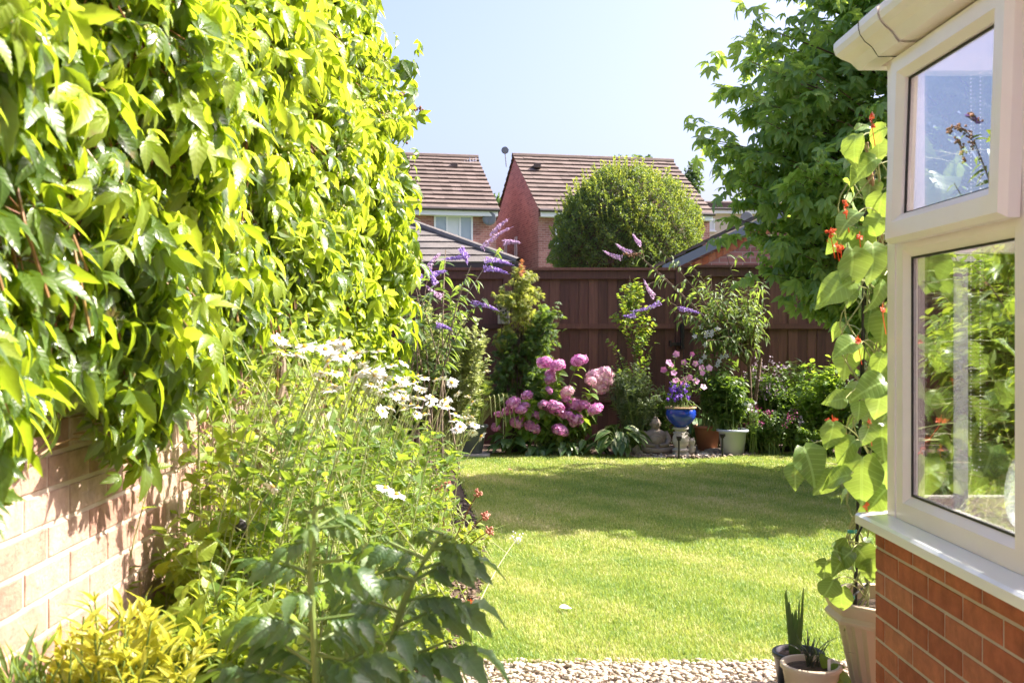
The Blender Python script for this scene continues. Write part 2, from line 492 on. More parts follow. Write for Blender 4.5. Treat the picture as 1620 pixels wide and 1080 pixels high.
MT['pink'] = M_rnd('pink_petal', [(0, (.75, .2, .5)), (1, (.85, .5, .75))], .55, 20, .1, 0, trans=.3)
MT['violet'] = M_rnd('violet_petal', [(0, (.12, .04, .42)), (1, (.28, .12, .62))], .55, 20, .1, 0, trans=.3)
MT['magenta'] = M_rnd('magenta_petal', [(0, (.18, .02, .09)), (1, (.34, .05, .18))], .6, 20, .1, 0, trans=.2)
MT['scarlet'] = M_rnd('scarlet_petal', [(0, (.8, .11, .04)), (1, (.9, .24, .09))], .5, 20, .1, 0, trans=.35)
MT['mauve'] = M_rnd('mauve_petal', [(0, (.34, .22, .32)), (1, (.5, .42, .5))], .6, 20, .1, 0, trans=.2)
MT['whitef'] = M_rnd('white_flower', [(0, (.75, .75, .85)), (1, (.85, .85, .88))], .6, 20, .1, 0, trans=.3)
MT['berry'] = M_rnd('creeper_flower', [(0, (.35, .38, .12)), (1, (.6, .55, .25))], .6, 20, .1, 0)
MT['sedum'] = M_rnd('sedum_flower', [(0, (.42, .12, .08)), (1, (.6, .28, .2))], .7, 20, .1, 0)
MT['stem_g'] = M_rnd('green_stem', [(0, (.12, .2, .04)), (1, (.22, .3, .07))], .55, 20, .2, .1)
MT['stem_pale'] = M_rnd('pale_stem', [(0, (.3, .34, .12)), (1, (.42, .44, .2))], .55, 20, .2, .1)
MT['stem_red'] = M_rnd('red_stem', [(0, (.22, .07, .04)), (1, (.3, .2, .07))], .5, 20, .2, .1)
MT['wood'] = M_rnd('bark', [(0, (.12, .08, .05)), (1, (.24, .17, .11))], .9, 25, .6, .8, 60, .01)
MT['wood_pale'] = M_rnd('pale_bark', [(0, (.26, .19, .13)), (1, (.4, .31, .22))], .85, 25, .6, .8, 60, .006)
MT['black'] = M_plain('black_plastic', (.012, .012, .013), .4)
MT['tie'] = M_plain('green_tie', (.02, .3, .2), .4)
MT['cane'] = M_plain('bamboo', (.4, .26, .14), .6, (.28, .17, .09), 20, .2)

# ------------------------------------------------------------------ ground, lawn, gravel, soil
def lawn_left(Y):
    """left edge of the lawn"""
    return np.interp(Y, [3.6, 4.19, 5.34, 6.46, 7.6, 9, 10.1, 11.3], [-.14, -.13, -.07, -.06, -.17, -.30, -.42, -.62])
def lawn_far(X):
    return 11.25 + .12 * np.sin(X * 2.1 + 1) - .40 * np.exp(-((X - 2.0) / .75) ** 2) - .1 * np.exp(-((X + .2) / .5) ** 2)
LAWN_NEAR = 4.13

def sheet(name, poly, z, m, label=None):
    g = Geo(); g.ngon([(x, y, z) for x, y in poly])
    o = g.build(name, m)
    o['kind'] = 'structure'
    return o

m, n, l, out = mat('soil')
tcx = n.new('ShaderNodeTexCoord')
f = noise(n, l, 30, 8, tcx.outputs['Object'], .7)
pb = n.new('ShaderNodeBsdfPrincipled'); pb.inputs['Roughness'].default_value = .95
l.new(ramp(n, l, f, [(.3, (.05, .032, .02)), (.55, (.11, .075, .05)), (.8, (.2, .15, .1))]).outputs[0], pb.inputs['Base Color'])
bp = n.new('ShaderNodeBump'); bp.inputs['Strength'].default_value = 1; bp.inputs['Distance'].default_value = .03
l.new(f, bp.inputs['Height']); l.new(bp.outputs[0], pb.inputs['Normal']); l.new(pb.outputs[0], out.inputs[0])
MT['soil'] = m
m, n, l, out = mat('far_ground')
tcx = n.new('ShaderNodeTexCoord')
f = noise(n, l, .3, 6, tcx.outputs['Object'], .6)
pb = n.new('ShaderNodeBsdfPrincipled'); pb.inputs['Roughness'].default_value = .95
l.new(ramp(n, l, f, [(.35, (.05, .09, .025)), (.65, (.09, .13, .04))]).outputs[0], pb.inputs['Base Color'])
l.new(pb.outputs[0], out.inputs[0])
MT['fargr'] = m
sheet('ground', [(-400, -60), (400, -60), (400, 700), (-400, 700)], -.03, MT['fargr'])
sheet('flower_bed', [(-4, -2), (-.13, -2), (-.13, 4.1), (9, 4.1), (9, 12.6), (-4, 12.6)], -.012, MT['soil'])

# lawn sheet + blades
m, n, l, out = mat('lawn_turf')
tcx = n.new('ShaderNodeTexCoord')
f = noise(n, l, 1.6, 5, tcx.outputs['Object'], .6); f2 = noise(n, l, 160, 4, tcx.outputs['Object'], .7)
pb = n.new('ShaderNodeBsdfPrincipled'); pb.inputs['Roughness'].default_value = .9
c = ramp(n, l, f, [(.35, (.11, .18, .025)), (.65, (.19, .24, .045))]).outputs[0]
c = mixc(n, l, .5, c, ramp(n, l, f2, [(.3, (.3, .25, .2)), (.7, (1, 1, 1))]).outputs[0], 'MULTIPLY')
l.new(c, pb.inputs['Base Color'])
bp = n.new('ShaderNodeBump'); bp.inputs['Strength'].default_value = .8; bp.inputs['Distance'].default_value = .012
l.new(f2, bp.inputs['Height']); l.new(bp.outputs[0], pb.inputs['Normal']); l.new(pb.outputs[0], out.inputs[0])
MT['turf'] = m
ys = np.linspace(LAWN_NEAR, 11.2, 30)
xs = np.linspace(-.55, 7.0, 50)
poly = [(7.0, LAWN_NEAR)] + [(x, lawn_far(x)) for x in xs[::-1]] + [(lawn_left(y), y) for y in ys[::-1]]
sheet('lawn', poly[::1], 0.004, MT['turf'])

def blades(N, y0, y1, xmax, wd, hh):
    Y = rng.uniform(y0, y1, N); X = rng.uniform(-.7, xmax, N)
    k = (X > lawn_left(Y) + .015 * np.sin(Y * 40)) & (Y < lawn_far(X)) & (X < (np.minimum(1500, 1620) - 760) / F * Y + .3)
    X, Y = X[k], Y[k]; N = len(X)
    a = rng.uniform(0, 2 * pi, N); lean = rng.uniform(.1, .9, N) * hh; h = hh * rng.uniform(.55, 1.15, N)
    s = np.stack([-np.sin(a), np.cos(a), np.zeros(N)], 1) * (wd * rng.uniform(.6, 1.2, N) / 2)[:, None]
    b = np.stack([X, Y, np.full(N, .003)], 1)
    d = np.stack([np.cos(a) * lean, np.sin(a) * lean, h], 1)
    mid = b + d * np.array([.35, .35, .6])
    V = np.stack([b - s, b + s, mid + s * .8, mid - s * .8, b + d], 1)
    i = np.arange(N)[:, None] * 5
    q = i + np.array([[0, 1, 2, 3]]); t = i + np.array([[3, 2, 4]])
    patch = .5 + .2 * np.sin(X * 2.3 + 1.3 * np.sin(Y * 1.1)) * np.cos(Y * 1.7 + X) + .14 * np.sin(X * 9 + Y * 7)
    patch = patch + .13 * np.sin(X * 5.1 + 2 * np.sin(Y * 3.3)) * np.sin(Y * 6.7 + 1.7 * np.sin(X * 4)) + .12 * np.sin(X * 23 + 3 * np.sin(Y * 9)) * np.sin(Y * 19 + X * 3)
    r = np.clip(patch + rng.normal(0, .24, N), 0, 1)
    C = np.zeros((N, 5, 3)); C[..., 2] = r[:, None]; C[:, 4, 1] = 1; C[:, 2:4, 1] = .5
    return V, q, t, C
gl = Geo()
for args in ((150000, LAWN_NEAR - .03, 6.0, 2.2, .0032, .024), (160000, 5.8, 8.2, 3.4, .0045, .024), (170000, 8.0, 11.5, 5.0, .006, .026)):
    V, q, t, C = blades(*args)
    gl.V.append(V.reshape(-1, 3)); gl.C.append(C.reshape(-1, 3))
    gl.F4.append(q + gl.n); gl.F3.append(t + gl.n); gl.m4.append(np.zeros(len(q), int)); gl.m3.append(np.zeros(len(t), int))
    gl.n += V.shape[0] * 5
m, n, l, out = mat('grass_blade')
at = n.new('ShaderNodeAttribute'); at.attribute_name = 'lc'
sp = n.new('ShaderNodeSeparateXYZ'); l.new(at.outputs['Vector'], sp.inputs[0])
c = ramp(n, l, sp.outputs[2], [(0, (.12, .25, .05)), (.4, (.27, .38, .08)), (.8, (.47, .49, .15)), (1, (.68, .6, .34))]).outputs[0]
pb = n.new('ShaderNodeBsdfPrincipled'); l.new(c, pb.inputs['Base Color']); pb.inputs['Roughness'].default_value = .5
tr = n.new('ShaderNodeBsdfTranslucent'); l.new(mixc(n, l, .5, c, (.55, .65, .07)), tr.inputs[0])
mx = n.new('ShaderNodeMixShader'); mx.inputs[0].default_value = .4
l.new(pb.outputs[0], mx.inputs[1]); l.new(tr.outputs[0], mx.inputs[2]); l.new(mx.outputs[0], out.inputs[0])
tag(gl.build('grass', m), 'short mown green lawn grass with tree shadow across it', 'grass', kind='stuff')

# gravel
MT['pebble'] = M_rnd('pebble', [(0, (.32, .24, .17)), (.4, (.5, .42, .32)), (.75, (.62, .56, .47)), (1, (.42, .3, .24))], .8, 60, .3, .3, 200)
sheet('gravel_path', [(-.2, -2), (3.5, -2), (3.5, LAWN_NEAR), (-.2, LAWN_NEAR)], -.004, M_plain('gravel_base', (.5, .44, .37), .95, (.68, .61, .53), 90, 1, 90, dist=.02))
def pebbles(pts, smin, smax):
    g = Geo()
    bases = [ico((0, 0, 0), 1, 1, .12, (1, .75, .5)) for _ in range(5)]
    for b, (V, Fq) in enumerate(bases):
        sel = pts[b::5]; N = len(sel)
        a = rng.uniform(0, 2 * pi, N); s = rng.uniform(smin, smax, N)
        c_, s_ = np.cos(a), np.sin(a)
        W = np.stack([V[None, :, 0] * c_[:, None] - V[None, :, 1] * s_[:, None], V[None, :, 0] * s_[:, None] + V[None, :, 1] * c_[:, None], np.broadcast_to(V[None, :, 2], (N, len(V)))], 2)
        W = W * s[:, None, None] + sel[:, None]
        C = np.zeros((N, len(V), 3)); C[..., 2] = rng.random((N, 1))
        g.add(W, (Fq[None] + (np.arange(N) * len(V))[:, None, None]).reshape(-1, 3), C)
    return g
N = 5200
pp = np.stack([rng.uniform(-.3, 1.6, N), LAWN_NEAR + .01 - rng.uniform(0, 1, N) ** 1.2 * .8, rng.uniform(0, .012, N)], 1)
tag(pebbles(pp, .003, .017).build('gravel', MT['pebble'], smooth=True), 'loose beige gravel along the near edge of the lawn', 'gravel', kind='stuff')
N = 1500
aa = rng.uniform(0, 2 * pi, N); rr = rng.uniform(0, 1, N) ** .5
pp = np.stack([2.02 + .78 * rr * np.cos(aa), 11.22 + .34 * rr * np.sin(aa), rng.uniform(0, .03, N)], 1)
tag(pebbles(pp, .009, .02).build('pebble_patch', MT['pebble'], smooth=True), 'small brown and cream pebbles around the pedestal at the far lawn edge', 'gravel', kind='stuff')

def clods(N, x0, x1, y0, y1):
    return np.stack([rng.uniform(x0, x1, N), rng.uniform(y0, y1, N), rng.uniform(-.01, .012, N)], 1)
pp = clods(4200, -1.0, -.02, 3.6, 8.2); pp = pp[pp[:, 0] < lawn_left(pp[:, 1]) - .0]
tag(pebbles(pp, .005, .02).build('soil_crumbs', M_rnd('soil_crumb', [(0, (.07, .045, .03)), (.7, (.17, .12, .08)), (1, (.35, .27, .2))], .95)), 'brown crumbly soil and bark along the left lawn edge', 'soil', kind='stuff')

#=STRUCT=
# ------------------------------------------------------------------ brick walls (real bricks)
def bricks(g, face, at, sgn, a0, a1, z0, z1, first=0.0, m=0, proud=.0034, corner0=False):
    """rows of single bricks on a plane; face 'x' (runs along y) or 'y' (runs along x); sgn = outward direction"""
    bw, bh, mo = .215, .065, .010
    row = 0; z = z0
    while z < z1 - .02:
        a = a0 - (0 if row % 2 == 0 else .1125) - first
        while a < a1:
            lo, hi = max(a, a0), min(a + bw, a1)
            if hi - lo > .02:
                zt = min(z + bh, z1)
                r = rng.random(); j = rng.uniform(-.0004, .0004)
                f_, b_ = at + sgn * (proud + j), at - sgn * .01
                c_ = .002
                q = [(lo, z), (hi, z), (hi, zt), (lo, zt)]
                qi = [(lo + c_, z + c_), (hi - c_, z + c_), (hi - c_, zt - c_), (lo + c_, zt - c_)]
                def pt(p, d): return (d, p[0], p[1]) if face == 'x' else (p[0], d, p[1])
                V = [pt(p, b_) for p in q] + [pt(p, f_ - sgn * c_) for p in q] + [pt(p, f_) for p in qi]
                Fq = []
                for i in range(4):
                    k = (i + 1) % 4
                    Fq += [(i, k, 4 + k, 4 + i), (4 + i, 4 + k, 8 + k, 8 + i)]
                Fq.append((8, 9, 10, 11))
                V = np.array(V, float); V[4:] += rng.uniform(-.0006, .0006, (8, 3)); V[4:8] += rng.uniform(-.0007, .0007, (4, 3)) * (0, 1, 1)
                g.add(V, Fq, np.tile([0, 0, r], (12, 1)), m)
            a += bw + mo
        z += bh + mo; row += 1

MT['brick_red'] = M_rnd('red_brick', [(0, (.46, .13, .055)), (.5, (.56, .17, .075)), (1, (.62, .24, .12))], .85, 14, .6, .9, 90, .004)
MT['mortar'] = M_plain('mortar', (.5, .42, .33), .95, (.6, .52, .42), 12, .6, 150)
MT['brick_pale'] = M_rnd('buff_brick', [(0, (.44, .25, .18)), (.35, (.54, .35, .26)), (.8, (.6, .43, .34)), (1, (.48, .27, .19))], .9, 16, .6, 1.0, 70, .006)
MT['mortar_p'] = M_plain('pale_mortar', (.46, .37, .28), .95, (.54, .45, .36), 12, .6, 150)

WX = -.95
wall = thing('brick_wall', 'pinkish brick side wall on the left, half covered by the creeper', 'wall', (WX, 3.6, 0))
g = Geo(); g.box((WX - .25, -.6, -.05), (WX - .003, 6.3, 3.0)); g.build('mortar', MT['mortar_p'], wall)
g = Geo(); bricks(g, 'x', WX - .003, 1, -.6, 6.3, .0, 2.97); bricks(g, 'y', 6.3, 1, WX - .25, WX - .003, .0, 2.97, .1)
g.build('brickwork', MT['brick_pale'], wall)
g = Geo(); g.box((WX - .29, -.6, 3.0), (WX + .03, 6.34, 3.06)); g.build('coping', MT['mortar_p'], wall)

# ------------------------------------------------------------------ conservatory
MT['upvc'] = M_plain('white_upvc', (.90, .80, .79), .3, (.93, .85, .84), 5, .06, 30, coat=.2)
MT['upvc_cool'] = M_plain('white_sill', (.82, .82, .83), .2, coat=.3)
MT['gasket'] = M_plain('rubber_gasket', (.02, .018, .017), .6)
m, n, l, out = mat('glass')
tr = n.new('ShaderNodeBsdfTransparent'); tr.inputs[0].default_value = (.93, .96, .95, 1)
gs = n.new('ShaderNodeBsdfGlossy'); gs.inputs['Roughness'].default_value = .0
lw = n.new('ShaderNodeLayerWeight'); lw.inputs[0].default_value = .5
mx = n.new('ShaderNodeMixShader'); l.new(mathn(n, l, 'ADD', mathn(n, l, 'POWER', lw.outputs['Facing'], 1.6), .05, True), mx.inputs[0])
l.new(tr.outputs[0], mx.inputs[1]); l.new(gs.outputs[0], mx.inputs[2]); l.new(mx.outputs[0], out.inputs[0])
MT['glass'] = m
m, n, l, out = mat('clear_glass')
tr = n.new('ShaderNodeBsdfTransparent'); tr.inputs[0].default_value = (.97, .98, .98, 1)
gs = n.new('ShaderNodeBsdfGlossy'); gs.inputs['Roughness'].default_value = .02
lw = n.new('ShaderNodeLayerWeight'); lw.inputs[0].default_value = .5
mx = n.new('ShaderNodeMixShader'); l.new(mathn(n, l, 'ADD', mathn(n, l, 'POWER', lw.outputs['Facing'], 5.0), .03, True), mx.inputs[0])
l.new(tr.outputs[0], mx.inputs[1]); l.new(gs.outputs[0], mx.inputs[2]); l.new(mx.outputs[0], out.inputs[0])
MT['glass2'] = m

CX, CY, CW = 1.25, 3.43, 3.3        # brick face x, far corner y, width
ZS, ZE = .706, 2.20                 # sill top, eaves
con = thing('conservatory', 'white framed conservatory on a low red brick wall at the right', 'conservatory', (CX, CY, 0))
g = Geo(); g.box((CX, -.8, -.08), (CX + .1, CY, ZS - .037)); g.box((CX + .1, CY - .1, -.08), (CX + CW, CY, ZS - .037))
g.box((CX + CW - .1, -.8, -.08), (CX + CW, CY - .1, ZS - .037))
base = g.build('dwarf_wall', MT['mortar'], con)
g = Geo()
bricks(g, 'x', CX, -1, -.8, CY + .005, -.07 - .0 + .0, ZS - .037, first=.0)
V = np.concatenate(g.V)
g2 = Geo(); bricks(g2, 'y', CY, 1, CX, CX + CW, -.07, ZS - .037, .1)
g2.V += g.V; g2.C += g.C
g2.F4 += [f + g2.n for f in g.F4]; g2.m4 += g.m4; g2.n += g.n
g2.build('brickwork', MT['brick_red'], base)
g = Geo()
sp_ = [(CX - .055, ZS - .035), (CX + .13, ZS - .035), (CX + .13, ZS + .012), (CX + .035, ZS + .004), (CX - .045, ZS - .001), (CX - .055, ZS - .008)]
g.prism(sp_, 'y', -.8, CY + .05)
g.prism([(CY - .12, ZS - .035), (CY + .05, ZS - .035), (CY + .05, ZS - .008), (CY + .04, ZS - .001), (CY - .035, ZS + .004), (CY - .12, ZS + .012)], 'x', CX + .13, CX + CW)
g.build('sill', MT['upvc_cool'], con)
FX = CX + .03           # outer face of frames
def frame_bar(g, y0, y1, z0, z1, x0=FX, d=.07, step=True):
    g.box((x0, y0, z0), (x0 + d, y1, z1))
# corner post
g = Geo()
g.prism([(FX, CY - .075), (FX, CY - .012), (FX + .012, CY), (FX + .055, CY), (FX + .055, CY - .075)], 'z', ZS + .004, ZE)
g.build('corner_post', MT['upvc'], con)
def window(yn, yf, fanlight, name='window', openable=True):
    """side window between y=yn (near) and y=yf (far)"""
    zt = 1.585 if fanlight else ZE
    fw = .055
    g = Geo()
    z0 = ZS + .005
    g.box((FX + .004, yf - fw, z0), (FX + .074, yf, ZE)); g.box((FX + .004, yn, z0), (FX + .074, yn + fw, ZE))
    g.box((FX + .004, yn + fw, z0), (FX + .074, yf - fw, z0 + fw)); g.box((FX + .004, yn + fw, ZE - fw), (FX + .074, yf - fw, ZE))
    # bevelled beads round the lower pane
    zl0, zl1 = z0 + fw, (1.585 - .02 if fanlight else ZE - fw)
    if fanlight: g.box((FX + .004, yn + fw, 1.565), (FX + .074, yf - fw, 1.625))
    a0, a1 = yn + fw, yf - fw
    b = .024
    def bead(y0, y1, za, zb, g):
        # slanted inner bead: outer ring at x FX+.004, inner ring at FX+.022
        o = [(FX + .0055, y0, za), (FX + .0055, y1, za), (FX + .0055, y1, zb), (FX + .0055, y0, zb)]
        i = [(FX + .024, y0 + b, za + b), (FX + .024, y1 - b, za + b), (FX + .024, y1 - b, zb - b), (FX + .024, y0 + b, zb - b)]
        k = [(FX + .06, p[1], p[2]) for p in i]
        g.add(o + i + k, [(0, 1, 5, 4), (1, 2, 6, 5), (2, 3, 7, 6), (3, 0, 4, 7), (4, 5, 9, 8), (5, 6, 10, 9), (6, 7, 11, 10), (7, 4, 8, 11)])
    bead(a0, a1, zl0, zl1, g)
    w = g.build(name, MT['upvc'], con)
    g = Geo()
    t = .006
    def ring(g, y0, y1, za, zb, x):
        g.box((x, y0, za), (x + .006, y0 + t, zb)); g.box((x, y1 - t, za), (x + .006, y1, zb))
        g.box((x, y0 + t, za), (x + .006, y1 - t, za + t)); g.box((x, y0 + t, zb - t), (x + .006, y1 - t, zb))
    ring(g, a0 + b, a1 - b, zl0 + b, zl1 - b, FX + .021)
    g.build('gasket', MT['gasket'], w)
    g = Geo(); g.box((FX + .028, a0 + b - .004, zl0 + b - .004), (FX + .032, a1 - b + .004, zl1 - b + .004)); g.build('glass_pane', MT['glass'], w)
    if fanlight:
        # top-hung sash, proud of the frame
        g = Geo()
        y0, y1, za, zb = yn + .02, yf - .035, 1.585, ZE - .02
        s_ = .085; xo = FX - .03
        prof = [(0, xo + .02), (.014, xo), (s_ - .022, xo), (s_, xo + .02), (s_, xo + .05), (0, xo + .05)]   # (inset, x)
        rings = []
        for d_, x_ in prof:
            rings.append([(x_, y0 + d_, za + d_), (x_, y1 - d_, za + d_), (x_, y1 - d_, zb - d_), (x_, y0 + d_, zb - d_)])
        V = np.array(rings).reshape(-1, 3); k = len(prof); Fq = []
        for i in range(k):
            i2 = (i + 1) % k
            for j in range(4):
                j2 = (j + 1) % 4
                Fq.append((i * 4 + j, i * 4 + j2, i2 * 4 + j2, i2 * 4 + j))
        tilt = .035
        V[:, 0] -= (zb - V[:, 2]) * tilt
        g.add(V, Fq)
        fs = g.build('fanlight', MT['upvc'], w)
        g = Geo(); ring(g, y0 + s_, y1 - s_, za + s_, zb - s_, xo + .03)
        Vg = g.V; 
        for v_ in Vg: v_[:, 0] -= (zb - v_[:, 2]) * tilt
        # gasket and pane are part of the fanlight mesh family: parts of the window
        g.build('gasket', MT['gasket'], w)
        g = Geo(); g.box((xo + .034, y0 + s_, za + s_), (xo + .038, y1 - s_, zb - s_))
        for v_ in g.V: v_[:, 0] -= (zb - v_[:, 2]) * tilt
        g.build('fanlight_pane', MT['glass'], w)
    return w
ycor = CY - .075
window(2.53, ycor, True)
window(1.70, 2.53, False)
window(.6, 1.70, False)
# end wall facing the garden (frames in y direction)
g = Geo()
FY = CY - .03
xa, xb = FX + .055, CX + CW - .07
muls = [xa, xa + .62, xa + 1.3, xa + 2.0, xa + 2.6, xb]
g.box((xa, FY - .07, ZS + .005), (xb, FY, ZS + .07)); g.box((xa, FY - .07, ZE - .06), (xb, FY, ZE)); g.box((xa, FY - .07, 1.56), (xb, FY, 1.63))
for x in muls: g.box((x, FY - .072, ZS + .07), (x + (.025 if x == xa else .06), FY + .002, ZE - .06))
eg = g.build('garden_frame', MT['upvc'], con)
g = Geo(); g.box((xa, FY - .04, ZS + .07), (xb, FY - .036, ZE - .06)); g.build('glass_pane', MT['glass2'], eg)
# far side wall frames
g = Geo()
bx_ = CX + CW - .07
g.box((bx_, -.8, ZS + .005), (bx_ + .07, CY - .1, ZS + .07)); g.box((bx_, -.8, ZE - .06), (bx_ + .07, CY - .1, ZE))
for y in np.arange(-.8, CY, .7): g.box((bx_ - .002, y, ZS + .07), (bx_ + .072, y + .06, ZE - .06))
g.build('side_frame', MT['upvc'], con)
# roof: glazing bars and glass
g = Geo()
zr = 2.95; xm = CX + CW / 2
for y in np.arange(-.8, CY + .01, .6):
    for sg, xe in ((1, CX + .02), (-1, CX + CW - .02)):
        g.tubes(np.array([[(xe, y, ZE + .06), (xm, y, zr)]]), .025, .025, 4)
g.box((xm - .04, -.8, zr - .02), (xm + .04, CY, zr + .06))
g.build('roof_bars', MT['upvc'], con)
g = Geo()
g.add([(CX + .02, -.8, ZE + .075), (CX + .02, CY, ZE + .075), (xm - .04, CY, zr + .02), (xm - .04, -.8, zr + .02)], [(0, 1, 2, 3)])
g.add([(xm + .04, -.8, zr + .02), (xm + .04, CY, zr + .02), (CX + CW - .02, CY, ZE + .075), (CX + CW - .02, -.8, ZE + .075)], [(0, 1, 2, 3)])
g.add([(CX + .05, CY - .02, ZE + .07), (CX + CW - .05, CY - .02, ZE + .07), (xm, CY - .02, zr)], [(0, 1, 2)])
m, n, l, out = mat('roof_sheet')
tr = n.new('ShaderNodeBsdfTransparent'); tr.inputs[0].default_value = (.93, .95, .97, 1)
gs = n.new('ShaderNodeBsdfGlossy'); gs.inputs['Roughness'].default_value = .1
mx = n.new('ShaderNodeMixShader'); mx.inputs[0].default_value = .06
l.new(tr.outputs[0], mx.inputs[1]); l.new(gs.outputs[0], mx.inputs[2]); l.new(mx.outputs[0], out.inputs[0])
g.build('roof_glass', m, con)
# fascia + ogee gutter
g = Geo()
g.box((FX - .012, -.8, ZE + .0), (FX + .09, CY + .012, ZE + .085)); g.box((FX + .09, CY - .09, ZE), (CX + CW, CY + .012, ZE + .085))
g.build('eaves_beam', MT['upvc'], con)
g = Geo()
og = [(0, .085), (0, -.03), (-.055, -.03), (-.062, -.02), (-.075, .0), (-.098, .018), (-.113, .035), (-.118, .055), (-.118, .075), (-.108, .085), (-.108, .072), (-.10, .035), (-.06, -.01), (-.01, -.015), (-.01, .085)]
ox, oy, oz = FX - .0125, CY + .0125, ZE + .012
def og_at(dx): return [(ox + a, oz + b) for a, b in og]
# mitred corner: side run ends where the return begins
Vs = [(ox + a, -.8, oz + b) for a, b in og] + [(ox + a, oy - a, oz + b) for a, b in og] + [(CX + CW, oy - a, oz + b) for a, b in og]
k = len(og)
g.add(Vs, [(s * k + i, s * k + (i + 1) % k, (s + 1) * k + (i + 1) % k, (s + 1) * k + i) for s in range(2) for i in range(k)])
gut = g.build('gutter', MT['upvc'], con)
g = Geo()
def clip_sleeve(y0, y1, e=.004):
    a_ = [(ox + a - e * (a < -.001), oz + b - e * (b < .02)) for a, b in og[:10]]
    g.add([(x, y0, z) for x, z in a_] + [(x, y1, z) for x, z in a_], [(i, i + 1, 10 + i + 1, 10 + i) for i in range(9)])
for y0_, y1_ in ((3.14, 3.30), (2.2, 2.24), (1.4, 1.44)):
    g = Geo(); clip_sleeve(y0_, y1_); g.build('gutter_union', MT['upvc'], gut)
# dark joint lines
g = Geo()
for y in (3.302,):
    a_ = [(ox + a - .005 * (a < -.001), oz + b - .005 * (b < .02)) for a, b in og[1:9]]
    g.tubes(np.array([[(x, y, z) for x, z in a_]]), .0014, .0014, 4)
g.build('gutter_joint', MT['gasket'], gut)
# floor and inner house wall
g = Geo(); g.box((CX + .1, -.8, -.02), (CX + CW - .1, CY - .1, .02)); g.build('tiled_floor', M_plain('floor_tile', (.32, .27, .22), .4, (.4, .34, .28), 5), con)
g = Geo(); g.box((CX - .0, -1.05, -.08), (CX + CW + 2, -.82, 5.2)); g.build('house_wall', MT['brick_red'], con)

# things inside
cd = thing('blind_cord', 'white beaded blind cord hanging inside the conservatory window', 'blind cord', (FX + .12, 3.05, 1.2))
g = Geo()
pts = [(FX + .12, 3.02, 2.1 - .0115 * i) for i in range(100)]
pts += [(FX + .12, 3.05 - .03 * cos(a), .95 - .05 * sin(a)) for a in np.linspace(.3, pi - .3, 6)] + [(FX + .12, 3.08, .96 + .0115 * i) for i in range(100)]
for p in pts:
    V, Fq = ico(p, .0024, 1); g.add(V, Fq)
g.build('beads', MT['petal_w'], cd)
bl = thing('vertical_blind', 'narrow pale blue white blind slat hanging beside the corner post', 'blind', (FX + .1, 3.2, ZS))
for i in range(1):
    g = Geo(); y = 3.15 + .045 * i
    g.prism([(FX + .10, y), (FX + .15, y + .015), (FX + .15, y + .018), (FX + .10, y + .003)], 'z', ZS + .06, 1.5)
    g.build('slat', M_plain('blind_slat', (.7, .76, .8), .6) if i == 0 else bpy.data.materials['blind_slat'], bl)
tb = thing('round_table', 'round glass topped metal table inside the conservatory', 'table', (2.4, 2.0, .02))
g = Geo(); g.lathe([(0, .73), (.45, .73), (.46, .74), (.45, .75), (0, .75)], (2.4, 2.0, 0), 40); g.build('tabletop', MT['glass2'], tb)
MT['chrome'] = M_plain('bright_metal', (.7, .7, .72), .2, metal=1)
g = Geo(); a = np.linspace(0, 2 * pi, 33)
g.tubes(np.stack([2.4 + .46 * np.cos(a), 2.0 + .46 * np.sin(a), np.full(33, .735)], 1), .012, .012, 6); g.build('rim', MT['chrome'], tb)
for i in range(4):
    g = Geo(); a0 = pi / 4 + i * pi / 2
    g.tubes(np.array([[(2.4 + .4 * cos(a0), 2.0 + .4 * sin(a0), .72), (2.4 + .2 * cos(a0), 2.0 + .2 * sin(a0), .4), (2.4 + .36 * cos(a0), 2.0 + .36 * sin(a0), .02)]]), .012, .012, 6)
    g.build('leg', MT['chrome'], tb)
def chair(x, y, a, label):
    t = thing('metal_chair', label, 'chair', (x, y, .02), 'conservatory chairs')
    def T(p): return [(x + q[0] * cos(a) - q[1] * sin(a), y + q[0] * sin(a) + q[1] * cos(a), q[2]) for q in p]
    g = Geo(); aa = np.linspace(0, 2 * pi, 25)
    g.lathe([(0, .45), (.2, .45), (.21, .465), (.2, .48), (0, .48)], (x, y, 0), 24); g.build('seat', M_plain('chair_pad', (.55, .5, .45), .8) if 'chair_pad' not in bpy.data.materials else bpy.data.materials['chair_pad'], t)
    g = Geo(); aa = np.linspace(-.9, .9, 12)
    for z, r in ((.9, .26), (.72, .24)):
        g.tubes(np.array(T([(-r * cos(q), r * sin(q), z + .06 * cos(q)) for q in aa])), .01, .01, 6)
    for q in (-.7, -.25, .25, .7):
        g.tubes(np.array([T([(-.2 * cos(q), .2 * sin(q), .46), (-.24 * cos(q), .24 * sin(q), .72), (-.26 * cos(q), .26 * sin(q), .94)])]), .007, .007, 5)
    g.build('backrest', MT['chrome'], t)
    for q in (.8, 2.3, -.8, -2.3):
        g = Geo(); g.tubes(np.array([T([(.17 * cos(q), .17 * sin(q), .46), (.22 * cos(q), .22 * sin(q), .02)])]), .01, .01, 6); g.build('leg', MT['chrome'], t)
chair(1.95, 2.62, -.9, 'curved metal chair nearer the window, beside the glass table')
chair(3.0, 2.5, -2.3, 'curved metal chair behind the glass table')
